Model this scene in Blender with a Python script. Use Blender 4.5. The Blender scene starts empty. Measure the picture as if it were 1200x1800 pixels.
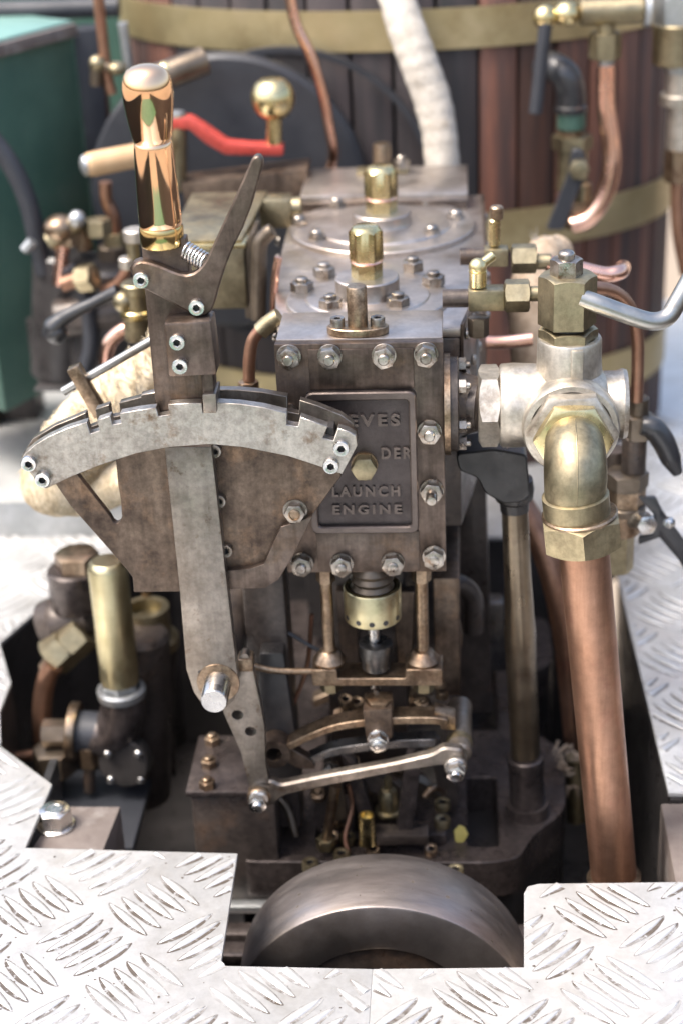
import bpy, bmesh, math, random
from mathutils import Vector as V, Matrix, Quaternion, geometry
import mathutils.noise as mnoise
random.seed(4)
SC = bpy.context.scene
COL = SC.collection
S = 0.001                      # everything below is written in millimetres
rad = math.radians

# ------------------------------------------------------------------ camera
PITCH, YAW, ROLL, FPX, DIST = rad(26), rad(4.4), rad(2.5), 3000.0, 1200.0
FWD = V((-math.sin(YAW)*math.cos(PITCH), math.cos(YAW)*math.cos(PITCH), -math.sin(PITCH)))
_r0 = V((math.cos(YAW), math.sin(YAW), 0)); _u0 = _r0.cross(FWD)
RIGHT = _r0*math.cos(ROLL) - _u0*math.sin(ROLL)
UP = _r0*math.sin(ROLL) + _u0*math.cos(ROLL)
EYE = FWD*-DIST
cd = bpy.data.cameras.new('camera'); cam = bpy.data.objects.new('camera', cd); COL.objects.link(cam)
cam.matrix_world = Matrix((( RIGHT.x, UP.x, -FWD.x, EYE.x*S), (RIGHT.y, UP.y, -FWD.y, EYE.y*S),
                           (RIGHT.z, UP.z, -FWD.z, EYE.z*S), (0, 0, 0, 1)))
cd.sensor_fit = 'VERTICAL'; cd.sensor_height = 24; cd.lens = FPX/1800*24
cd.clip_start = 0.02; cd.clip_end = 3000
cd.dof.use_dof = True; cd.dof.focus_distance = 1.125; cd.dof.aperture_fstop = 2.6; cd.dof.aperture_blades = 7
SC.camera = cam

# ------------------------------------------------------------------ sky, sun, exposure
SUNV = V((-0.42, -0.20, 0.88)).normalized()
w = bpy.data.worlds.new("World"); SC.world = w; w.use_nodes = True
nt = w.node_tree; bg = nt.nodes['Background']
sky = nt.nodes.new('ShaderNodeTexSky'); sky.sky_type = 'NISHITA'; sky.sun_disc = False
sky.sun_elevation = math.asin(SUNV.z); sky.sun_rotation = math.atan2(SUNV.x, SUNV.y)
sky.air_density = 1.0; sky.dust_density = 6.0; sky.ozone_density = 0.6
nt.links.new(sky.outputs[0], bg.inputs[0]); bg.inputs[1].default_value = 0.15
sd = bpy.data.lights.new('sun', 'SUN'); sd.energy = 1.4; sd.angle = rad(18); sd.color = (1, 0.97, 0.92)
so = bpy.data.objects.new('sun', sd); COL.objects.link(so)
so.rotation_euler = SUNV.to_track_quat('Z', 'Y').to_euler()
SC.view_settings.view_transform = 'Standard'; SC.view_settings.look = 'None'
SC.view_settings.exposure = 1.45; SC.view_settings.gamma = 1.0

# ------------------------------------------------------------------ survey: a photo point on a known plane -> mm
def P(px, py, y=None, z=None, x=None):
    d = FWD + RIGHT*((px-600)/FPX) + UP*((900-py)/FPX)
    for v, i in ((x, 0), (y, 1), (z, 2)):
        if v is not None:
            return EYE + d*((v-EYE[i])/d[i])
def K(p): return FPX/((V(p)-EYE).dot(FWD))          # photo pixels per mm at p
def L(n, p): return n/K(p)

# ------------------------------------------------------------------ materials
MATS = {}
def mat(name, c1, c2, r1=0.4, r2=0.5, metal=1.0, scale=40, bump=0.0, bscale=300, c3=None, s3=12, t3=(0.55, 0.68), stretch=None, rand=0.0, coat=0, detail=6, fine=0.0, streak=0.0):
    m = bpy.data.materials.new(name); m.use_nodes = True; n = m.node_tree.nodes; l = m.node_tree.links
    b = n['Principled BSDF']
    tc = n.new('ShaderNodeTexCoord'); oi = n.new('ShaderNodeObjectInfo')
    mp = n.new('ShaderNodeMapping'); l.new(tc.outputs['Object'], mp.inputs[0])
    cx = n.new('ShaderNodeCombineXYZ')
    mu = n.new('ShaderNodeMath'); mu.operation = 'MULTIPLY'; mu.inputs[1].default_value = 7.3; l.new(oi.outputs['Random'], mu.inputs[0])
    for i in range(3): l.new(mu.outputs[0], cx.inputs[i])
    l.new(cx.outputs[0], mp.inputs[1])
    if stretch: mp.inputs[3].default_value = stretch
    def noise(sc, det=detail, rough=0.6):
        t = n.new('ShaderNodeTexNoise'); t.inputs['Scale'].default_value = sc; t.inputs['Detail'].default_value = det
        t.inputs['Roughness'].default_value = rough; l.new(mp.outputs[0], t.inputs[0]); return t
    n1 = noise(scale, rough=0.68)
    rp = n.new('ShaderNodeValToRGB'); rp.color_ramp.elements[0].position = 0.36; rp.color_ramp.elements[1].position = 0.66
    rp.color_ramp.elements[0].color = (*c1, 1); rp.color_ramp.elements[1].color = (*c2, 1)
    l.new(n1.outputs['Fac'], rp.inputs[0]); out = rp.outputs[0]
    rr = n.new('ShaderNodeMapRange'); rr.inputs[1].default_value = 0.35; rr.inputs[2].default_value = 0.65
    rr.inputs[3].default_value = r1; rr.inputs[4].default_value = r2
    n2 = noise(scale*1.7); l.new(n2.outputs['Fac'], rr.inputs[0]); rout = rr.outputs[0]
    if c3 is not None:
        n3 = noise(s3, 8, 0.7); r3 = n.new('ShaderNodeMapRange'); r3.inputs[1].default_value = t3[0]; r3.inputs[2].default_value = t3[1]
        l.new(n3.outputs['Fac'], r3.inputs[0])
        mx = n.new('ShaderNodeMix'); mx.data_type = 'RGBA'; l.new(r3.outputs[0], mx.inputs[0]); l.new(out, mx.inputs[6]); mx.inputs[7].default_value = (*c3, 1)
        out = mx.outputs[2]
    if rand:
        hs = n.new('ShaderNodeHueSaturation'); mr = n.new('ShaderNodeMapRange'); mr.inputs[3].default_value = 1-rand; mr.inputs[4].default_value = 1+rand
        l.new(oi.outputs['Random'], mr.inputs[0]); l.new(mr.outputs[0], hs.inputs['Value']); l.new(out, hs.inputs['Color']); out = hs.outputs[0]
    def mult(src, fac_socket, lo, hi, a0, a1):
        r = n.new('ShaderNodeMapRange'); r.inputs[1].default_value = a0; r.inputs[2].default_value = a1; r.inputs[3].default_value = lo; r.inputs[4].default_value = hi
        l.new(fac_socket, r.inputs[0]); x = n.new('ShaderNodeVectorMath'); x.operation = 'SCALE'; l.new(src, x.inputs[0]); l.new(r.outputs[0], x.inputs[3]); return x.outputs[0]
    if fine: out = mult(out, noise(scale*7, 3, .7).outputs['Fac'], 1-fine, 1+fine*.6, .35, .62)
    if streak:
        m2 = n.new('ShaderNodeMapping'); m2.inputs[3].default_value = (1, 1, .07); l.new(mp.outputs[0], m2.inputs[0])
        t = n.new('ShaderNodeTexNoise'); t.inputs['Scale'].default_value = 110; t.inputs['Detail'].default_value = 5; t.inputs['Roughness'].default_value = .65
        l.new(m2.outputs[0], t.inputs[0]); out = mult(out, t.outputs['Fac'], 1-streak, 1+streak*.25, .38, .56)
    l.new(out, b.inputs['Base Color']); l.new(rout, b.inputs['Roughness']); b.inputs['Metallic'].default_value = metal
    if coat: b.inputs['Coat Weight'].default_value = coat; b.inputs['Coat Roughness'].default_value = 0.15
    if bump:
        nb = noise(bscale, 4); bp = n.new('ShaderNodeBump'); bp.inputs['Strength'].default_value = bump; bp.inputs['Distance'].default_value = 0.001
        l.new(nb.outputs['Fac'], bp.inputs['Height']); l.new(bp.outputs[0], b.inputs['Normal'])
    MATS[name] = m; return m
mat('browned_steel', (.092, .069, .056), (.172, .136, .114), .33, .53, .87, 24, .10, 500, c3=(.19, .125, .08), s3=20, t3=(.54, .76), fine=.18, streak=.28)
mat('lever_steel', (.19, .162, .135), (.33, .295, .255), .32, .5, .9, 30, .08, 500, c3=(.125, .085, .055), s3=75, t3=(.58, .70), fine=.16, streak=.14)
mat('flywheel_steel', (.33, .29, .272), (.41, .37, .35), .36, .50, .95, 26, .06, 300, c3=(.29, .235, .19), s3=12, t3=(.55, .8), stretch=(.5, 2.2, .5), fine=.10)
mat('column_bronze', (.17, .135, .095), (.25, .205, .15), .26, .38, .9, 30, .04, 400, c3=(.12, .09, .065), s3=20)
mat('grey_steel', (.33, .30, .265), (.50, .465, .42), .32, .5, .95, 40, .06, 500, c3=(.20, .13, .08), s3=55, t3=(.57, .72), fine=.2, streak=.12)
mat('rusty_plate', (.075, .053, .041), (.19, .143, .107), .38, .58, .8, 24, .12, 400, c3=(.29, .185, .115), s3=26, t3=(.52, .74), fine=.25, streak=.2)
mat('bright_steel', (.55, .54, .52), (.72, .71, .69), .18, .34, 1, 60, .03, 600, rand=.12)
mat('fastener_steel', (.22, .19, .16), (.46, .43, .39), .24, .44, 1, 90, .05, 600, rand=.25, c3=(.17, .11, .07), s3=120, t3=(.54, .68))
mat('cover_steel', (.40, .355, .32), (.54, .49, .45), .30, .44, .95, 22, .05, 400, c3=(.29, .235, .19), s3=16, t3=(.50, .72), fine=.1)
mat('raised_iron', (.105, .085, .076), (.17, .14, .125), .34, .48, .8, 40, .2, 500)
mat('cast_iron', (.035, .028, .025), (.085, .068, .058), .26, .48, .3, 30, .25, 350, c3=(.12, .075, .05), s3=18, t3=(.55, .75), fine=.2)
mat('brown_iron', (.045, .036, .034), (.10, .082, .076), .2, .42, .5, 28, .2, 350, c3=(.028, .024, .024), s3=16, t3=(.5, .7), fine=.3)
mat('oily_shade_black', (.019, .018, .018), (.042, .038, .037), .24, .46, 0.0, 25, .3, 200)  # oily iron, and the painted shade inside cap-screw sockets
mat('panel_iron', (.052, .042, .04), (.09, .076, .073), .36, .5, .7, 40, .3, 500)
mat('polished_brass', (.93, .60, .36), (.97, .66, .42), .04, .07, 1, 20)
mat('collar_brass', (.55, .40, .16), (.66, .50, .24), .10, .2, 1, 20)
mat('yellow_brass', (.56, .46, .23), (.74, .63, .36), .18, .34, 1, 40, .03, 300, c3=(.36, .26, .13), s3=30, t3=(.58, .75))
mat('aged_brass', (.26, .22, .14), (.38, .33, .215), .36, .54, 1, 36, .06, 400, c3=(.18, .14, .09), s3=26, t3=(.54, .74), fine=.14, streak=.10)
mat('dull_bronze', (.23, .16, .105), (.40, .31, .22), .28, .46, .95, 45, .06, 400, c3=(.15, .09, .06), s3=35, t3=(.52, .7), fine=.3, streak=.2)
mat('dark_bronze', (.10, .08, .06), (.19, .155, .12), .3, .5, .8, 40, .08, 400)
mat('copper', (.29, .16, .105), (.40, .235, .162), .36, .5, .95, 12, .03, 400, c3=(.33, .125, .095), s3=9, t3=(.54, .74), fine=.12, streak=.16)
mat('bright_copper', (.80, .45, .34), (.90, .58, .45), .15, .3, 1, 22, .03, 300)
mat('valve_nickel', (.40, .36, .30), (.58, .54, .475), .36, .5, .85, 30, .10, 350, c3=(.17, .125, .085), s3=18, t3=(.56, .70), fine=.16, streak=.14)
mat('aluminium', (.51, .515, .51), (.61, .615, .61), .36, .52, .55, 30, .10, 500, c3=(.46, .45, .425), s3=14, t3=(.52, .72), fine=.06)
mat('dark_steel', (.10, .10, .10), (.20, .195, .19), .24, .42, .9, 40, .06, 400, fine=.2)
mat('skylit_green', (.13, .25, .215), (.18, .31, .27), .35, .5, 0, 12)  # tank green with sky light put into the colour, for the lid
mat('handle_steel', (.33, .33, .31), (.47, .46, .43), .28, .42, 1, 40, .04, 300, c3=(.25, .21, .16), s3=20)
mat('pale_brass', (.50, .44, .26), (.64, .58, .37), .28, .44, 1, 40, .04, 300, c3=(.32, .25, .14), s3=30)
mat('galvanised', (.36, .375, .38), (.50, .515, .52), .34, .5, .8, 25, .05, 300, c3=(.30, .29, .27), s3=14, fine=.1)
mat('black_paint', (.018, .019, .022), (.032, .034, .038), .28, .42, 0, 30, .08, 300, coat=.3)
mat('slate_paint', (.02, .022, .028), (.034, .037, .045), .42, .58, 0, 12, .1, 200, c3=(.06, .062, .07), s3=8, t3=(.55, .8))
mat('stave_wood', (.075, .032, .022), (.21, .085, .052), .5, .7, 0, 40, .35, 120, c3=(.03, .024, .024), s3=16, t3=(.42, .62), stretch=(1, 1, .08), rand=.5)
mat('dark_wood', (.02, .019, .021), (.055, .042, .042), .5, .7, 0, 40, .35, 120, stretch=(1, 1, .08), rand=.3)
mat('band_brass', (.42, .345, .185), (.53, .445, .265), .36, .5, .8, 14, .04, 200, c3=(.34, .27, .14), s3=8)
mat('white_lagging', (.34, .31, .265), (.50, .47, .42), .75, .9, 0, 60, .9, 160, c3=(.28, .225, .16), s3=30, t3=(.54, .70), fine=.15)
mat('rope_lagging', (.40, .31, .19), (.70, .61, .45), .8, .95, 0, 70, 1.0, 260, c3=(.30, .21, .11), s3=26, t3=(.56, .72), stretch=(1, .35, .5), fine=.25)
mat('frayed_rope', (.26, .19, .13), (.44, .35, .26), .8, .95, 0, 90, 1.0, 300)
mat('green_paint', (.032, .085, .064), (.055, .12, .09), .4, .55, 0, 10, .05, 100, c3=(.08, .125, .105), s3=9, t3=(.55, .8))
mat('reflection_green', (.05, .14, .09), (.08, .19, .125), .4, .55, 0, 6)  # for the unseen sheet added to tint the grip's reflection
mat('red_paint', (.40, .048, .036), (.50, .068, .05), .32, .5, 0, 30, c3=(.26, .05, .04), s3=40, t3=(.58, .7), fine=.2)
mat('red_oxide', (.11, .088, .078), (.17, .145, .13), .5, .7, 0, 25, .2, 300, c3=(.27, .25, .235), s3=16, t3=(.56, .75))
mat('tan_wood', (.46, .29, .15), (.54, .37, .21), .35, .5, 0, 30)
mat('leaf_yellow', (.36, .32, .09), (.46, .41, .14), .5, .6, 0, 60)
mat('reflection_ground', (.20, .16, .12), (.30, .25, .19), .8, .95, 0, .05)  # tan picked for what the brass grip reflects
mat('grime_brown', (.05, .04, .032), (.12, .10, .08), .6, .8, 0.0, 120, .3, 600)
# grime at the foot of the tread bars: patchy brown dirt over the same aluminium
def grime_mat():
    m = MATS['aluminium'].copy(); m.name = 'grimy_aluminium'; n = m.node_tree.nodes; l = m.node_tree.links
    b = n['Principled BSDF']; src = b.inputs['Base Color'].links[0].from_socket
    geo = n.new('ShaderNodeNewGeometry')
    def nz(s, lo, hi):
        t = n.new('ShaderNodeTexNoise'); t.inputs['Scale'].default_value = s; t.inputs['Detail'].default_value = 6; t.inputs['Roughness'].default_value = .7
        l.new(geo.outputs['Position'], t.inputs[0]); r = n.new('ShaderNodeMapRange'); r.inputs[1].default_value = lo; r.inputs[2].default_value = hi
        l.new(t.outputs['Fac'], r.inputs[0]); return r.outputs[0]
    a = nz(190, .36, .47); c = nz(10, .33, .52)
    mu = n.new('ShaderNodeMath'); mu.operation = 'MULTIPLY'; l.new(a, mu.inputs[0]); l.new(c, mu.inputs[1])
    mx = n.new('ShaderNodeMix'); mx.data_type = 'RGBA'; l.new(mu.outputs[0], mx.inputs[0]); l.new(src, mx.inputs[6]); mx.inputs[7].default_value = (.078, .064, .052, 1)
    l.new(mx.outputs[2], b.inputs['Base Color'])
    iv = n.new('ShaderNodeMath'); iv.operation = 'MULTIPLY_ADD'; l.new(mu.outputs[0], iv.inputs[0]); iv.inputs[1].default_value = -.75; iv.inputs[2].default_value = .75
    l.new(iv.outputs[0], b.inputs['Metallic']); MATS['grimy_aluminium'] = m
grime_mat()

# ------------------------------------------------------------------ mesh builder
def hexr(a):
    return lambda t: a/math.cos((t % (math.pi/3)) - math.pi/6)
def inside(p, poly):
    c = False; x, y = p; n = len(poly)
    for i in range(n):
        x1, y1 = poly[i]; x2, y2 = poly[i-1]
        if (y1 > y) != (y2 > y) and x < (x2-x1)*(y-y1)/(y2-y1)+x1: c = not c
    return c
class MB:
    def __init__(s): s.bm = bmesh.new()
    def _bev(s, faces, bev, seg=2):
        if not bev: return
        es = {e for f in faces if f.is_valid for e in f.edges if len(e.link_faces) == 2 and e.calc_face_angle(0) > .5}
        if es: bmesh.ops.bevel(s.bm, geom=list(es), offset=bev, segments=seg, profile=.5, affect='EDGES', clamp_overlap=True)
    def box(s, c, d, bev=0, rot=None):
        m = Matrix.Translation(V(c)) @ (rot.to_matrix().to_4x4() if rot else Matrix()) @ Matrix.Diagonal((*d, 1))
        r = bmesh.ops.create_cube(s.bm, size=1, matrix=m)
        s._bev({f for v in r['verts'] for f in v.link_faces}, bev); return s
    def span(s, a, b, bev=0):
        a, b = V(a), V(b); return s.box((a+b)/2, [abs(q) for q in (b-a)], bev)
    def loft(s, p0, axis, rings, n=32, closed=False):
        q = V(axis).normalized().to_track_quat('Z', 'Y'); p0 = V(p0); rows = []
        for r, h in rings:
            if not callable(r) and r == 0: rows.append([s.bm.verts.new(p0+q@V((0, 0, h)))]); continue
            row = []
            for i in range(n):
                t = 2*math.pi*i/n; rr = r(t) if callable(r) else r; hh = h(t) if callable(h) else h
                row.append(s.bm.verts.new(p0+q@V((rr*math.cos(t), rr*math.sin(t), hh))))
            rows.append(row)
        if closed: rows.append(rows[0])
        for a, b in zip(rows, rows[1:]):
            for i in range(n):
                j = (i+1) % n
                if len(a) == 1 and len(b) == 1: continue
                if len(a) == 1: s.bm.faces.new((a[0], b[i], b[j]))
                elif len(b) == 1: s.bm.faces.new((a[i], b[0], a[j]))
                else: s.bm.faces.new((a[i], a[j], b[j], b[i]))
        return s
    def cyl(s, p0, p1, r0, r1=None, n=32, bev=0):
        p0, p1 = V(p0), V(p1); h = (p1-p0).length; r1 = r0 if r1 is None else r1
        b = bev
        rings = [(0, 0), (r0-b, 0)]+([(r0, b), (r1, h-b)] if b else [(r1, h)])+([(r1-b, h)] if b else [])+[(0, h)]
        return s.loft(p0, p1-p0, rings, n)
    def nut(s, p0, axis, af, h, bottom=False, n=36):
        a = af/2; R = hexr(a)
        ch = lambda t: h-(R(t)-a*.97)*.55
        cb = (lambda t: (R(t)-a*.97)*.55) if bottom else (lambda t: 0)
        return s.loft(p0, axis, [(0, 0)]+([(a*.97, 0)] if bottom else [])+[(R, cb), (R, ch), (a*.97, h), (0, h)], n)
    def dome(s, p0, axis, r, h, n=20, base=0):
        return s.loft(p0, axis, [(0, 0), (r, 0), (r, base)]+[(r*math.cos(a), base+h*math.sin(a)) for a in (.35, .7, 1.05, 1.35)]+[(0, base+h)], n)
    def ball(s, c, r, n=24, axis=(0, 0, 1), flat=1):
        k = n//2; return s.loft(c, axis, [(0, -r*flat)]+[(r*math.sin(math.pi*i/k), -r*flat*math.cos(math.pi*i/k)) for i in range(1, k)]+[(0, r*flat)], n)
    def tube(s, pts, r, n=16, sub=6, cap=True, rfun=None):
        pts = [V(p) for p in pts]; path = []; rs = []
        R = r if isinstance(r, (list, tuple)) else [r]*len(pts)
        if len(pts) == 2 and not rfun: path = pts; rs = list(R)
        else:
            E = [pts[0]*2-pts[1]]+pts+[pts[-1]*2-pts[-2]]
            for i in range(len(pts)-1):
                a, b, c, d = E[i:i+4]
                for k in range(sub):
                    t = k/sub
                    path.append(.5*((2*b)+(c-a)*t+(2*a-5*b+4*c-d)*t*t+(3*b-a-3*c+d)*t**3)); rs.append(R[i]*(1-t)+R[i+1]*t)
            path.append(pts[-1]); rs.append(R[-1])
        T = [(path[min(i+1, len(path)-1)]-path[max(i-1, 0)]).normalized() for i in range(len(path))]
        nrm = T[0].orthogonal().normalized(); rows = []; dist = 0
        for i, p in enumerate(path):
            if i: nrm = (nrm-T[i]*nrm.dot(T[i])).normalized(); dist += (p-path[i-1]).length
            bi = T[i].cross(nrm); row = []
            for k in range(n):
                t = 2*math.pi*k/n; rr = rs[i]*(rfun(dist, t) if rfun else 1)
                row.append(s.bm.verts.new(p+(nrm*math.cos(t)+bi*math.sin(t))*rr))
            rows.append(row)
        for a, b in zip(rows, rows[1:]):
            for i in range(n): j = (i+1) % n; s.bm.faces.new((a[i], a[j], b[j], b[i]))
        if cap: s.bm.faces.new(rows[0][::-1]); s.bm.faces.new(rows[-1])
        return s
    def prism(s, pts, vec, bev=0, holes=()):
        """Polygon of 3-D points in one plane, pushed along vec; holes as further loops."""
        pts = [V(p) for p in pts]; vec = V(vec)
        if not holes:
            a = [s.bm.verts.new(p) for p in pts]; f = s.bm.faces.new(a)
            g = bmesh.ops.extrude_face_region(s.bm, geom=[f])
            nv = [v for v in g['geom'] if isinstance(v, bmesh.types.BMVert)]
            bmesh.ops.translate(s.bm, verts=nv, vec=vec)
            fs = {f for v in a+nv for f in v.link_faces}
        else:
            zq = vec.normalized().to_track_quat('Z', 'Y'); iq = zq.inverted(); o = pts[0]
            loops = [[iq@(V(p)-o) for p in lp] for lp in [pts]+[list(h) for h in holes]]
            co = []; ed = []
            for lp in loops:
                b = len(co); co += [v.xy for v in lp]; ed += [(b+i, b+(i+1) % len(lp)) for i in range(len(lp))]
            vo, eo, fo, *_ = geometry.delaunay_2d_cdt(co, ed, [], 1, 1e-5)
            vs = [s.bm.verts.new(o+zq@V((q.x, q.y, 0))) for q in vo]
            hl = [[(q.x, q.y) for q in lp] for lp in loops]
            def keep(f):
                c = (sum(vo[i].x for i in f)/len(f), sum(vo[i].y for i in f)/len(f))
                return inside(c, hl[0]) and not any(inside(c, h) for h in hl[1:])
            fl = [s.bm.faces.new([vs[i] for i in f]) for f in fo if keep(f)]
            g = bmesh.ops.extrude_face_region(s.bm, geom=fl)
            nv = [v for v in g['geom'] if isinstance(v, bmesh.types.BMVert)]
            bmesh.ops.translate(s.bm, verts=nv, vec=vec)
            fs = {f for v in vs+nv for f in v.link_faces}
        bmesh.ops.recalc_face_normals(s.bm, faces=list(fs))
        s._bev(fs, bev, 1 if len(pts) > 16 else 2); return s

WLOC = {}
def setp(o, label=None, cat=None, group=None, kind=None):
    for k, v in (('label', label), ('category', cat), ('group', group), ('kind', kind)):
        if v: o[k] = v
    return o
def thing(name, label, cat, loc, group=None):
    o = bpy.data.objects.new(name, None); COL.objects.link(o); o.empty_display_size = .01
    o.location = V(loc)*S; WLOC[o] = V(loc); return setp(o, label, cat, group)
def link(name, me, loc, parent=None, rot=None):
    o = bpy.data.objects.new(name, me); COL.objects.link(o)
    o.location = (V(loc)-(WLOC[parent] if parent else V((0, 0, 0))))*S; WLOC[o] = V(loc)
    if parent: o.parent = parent
    if rot is not None: o.rotation_mode = 'QUATERNION'; o.rotation_quaternion = rot
    return o
def finish(bm, name, m, c, angle=38):
    bmesh.ops.recalc_face_normals(bm, faces=bm.faces[:])
    for v in bm.verts: v.co = (v.co-c)*S
    for f in bm.faces: f.smooth = True
    for e in bm.edges: e.smooth = not (len(e.link_faces) == 2 and e.calc_face_angle(0) > rad(angle))
    me = bpy.data.meshes.new(name); bm.to_mesh(me); bm.free(); me.materials.append(MATS[m]); return me
def O(name, mb, m, parent=None, label=None, cat=None, group=None, kind=None, angle=38):
    vs = [v.co for v in mb.bm.verts]
    c = V([(min(v[i] for v in vs)+max(v[i] for v in vs))/2 for i in range(3)])
    o = link(name, finish(mb.bm, name, m, c, angle), c, parent); return setp(o, label, cat, group, kind)
FR = V((0, -1, 0)); UZ = V((0, 0, 1)); XR = V((1, 0, 0))
CACHE = {}
def fastener(kind, parent, pos, axis, m, name=None, **kw):
    key = (kind, m, tuple(sorted(kw.items())))
    if key not in CACHE:
        b = MB()
        if kind == 'stud':
            af, h, r, pr = kw['af'], kw['h'], kw['r'], kw['pr']
            if kw.get('wash'): b.loft((0, 0, 0), UZ, [(0, 0), (af*.60, 0), (af*.62, .6), (af*.60, 1.2), (0, 1.2)], 28)
            b.nut((0, 0, 1.0 if kw.get('wash') else 0), UZ, af, h)
            b.loft((0, 0, h), UZ, [(0, 0), (r, 0), (r, pr*.8), (r*.8, pr), (0, pr*1.05)], 20)
        elif kind == 'cap':
            r, h = kw['r'], kw['h']; hr = hexr(r*.42)
            b.loft((0, 0, 0), UZ, [(0, 0), (r, 0), (r, h*.86), (r*.93, h), (r*.62, h), (hr, h*.93), (hr, h*.25), (0, h*.2)], 24)
        elif kind == 'hex': b.nut((0, 0, 0), UZ, kw['af'], kw['h'])
        elif kind == 'domed': b.loft((0, 0, 0), UZ, [(0, 0), (kw['r'], 0), (kw['r'], kw['h']*.4), (kw['r']*.85, kw['h']*.75), (kw['r']*.5, kw['h']*.95), (0, kw['h'])], 20)
        me = CACHE[key] = finish(b.bm, kind, m, V((0, 0, 0)))
        if kind == 'cap':
            me.materials.append(MATS['oily_shade_black'])  # socket insides blackened: shade of the recess put into the colour
            for f in me.polygons:
                if V(f.center[:2]).length < kw['r']*.46*S and f.center.z > 0 and (f.center.z < kw['h']*.8*S): f.material_index = 1
    q = V(axis).normalized().to_track_quat('Z', 'Y') @ Quaternion((0, 0, 1), random.uniform(0, 6.28))
    return link(name or {'stud': 'stud_nut', 'cap': 'cap_screw', 'hex': 'bolt_head', 'domed': 'bolt_head'}[kind], CACHE[key], pos, parent, q)

def pp(lst, y): return [P(a, b, y=y) for a, b in lst]
def smoothpoly(pts, r=3, closed=True, seg=4, only=None):
    """round the corners of a polygon (3-D points)"""
    out = []; n = len(pts)
    for i in range(n):
        a, b, c = pts[i-1], pts[i], pts[(i+1) % n]
        if only is not None and i not in only: out.append(b); continue
        d1, d2 = (a-b), (c-b); k = min(r, d1.length*.45, d2.length*.45)
        p, q = b+d1.normalized()*k, b+d2.normalized()*k
        for j in range(seg+1):
            t = j/seg; out.append(p*(1-t)**2+b*2*t*(1-t)+q*t*t)
    return out
def circ(c, r, n=16, a=V((1, 0, 0)), b=V((0, 0, 1))):
    return [V(c)+a*r*math.cos(2*math.pi*i/n)+b*r*math.sin(2*math.pi*i/n) for i in range(n)]

# ================================================================== SETTING
ZD = -230.0
BARM = {}
def bar_rows(t0, t1, wide=3.0, high=1.15, ln=46, n=10):
    rows = []
    for i in range(n+1):
        t = t0+(t1-t0)*i/n; q = max(0, 1-t*t); ww = wide*q**.95+.05; h = high*q**.6
        rows.append([(t*ln/2, s*ww, z) for s, z in ((-1, 0), (-.7, h*.85), (-.2, h), (.25, h), (.72, h*.82), (1, 0))])
    return rows
def bar_mesh(t0, t1, m):
    key = (round(t0, 2), round(t1, 2))
    if key not in BARM:
        b = bmesh.new(); vr = [[b.verts.new(p) for p in r] for r in bar_rows(*key)]
        for a, c in zip(vr, vr[1:]):
            for i in range(5): b.faces.new((a[i], a[i+1], c[i+1], c[i]))
        b.faces.new(vr[0]); b.faces.new(vr[-1][::-1])
        BARM[key] = finish(b, 'tread_bar', m, V((0, 0, 0)), 60)
    return BARM[key]
NBAR = [0]
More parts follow.
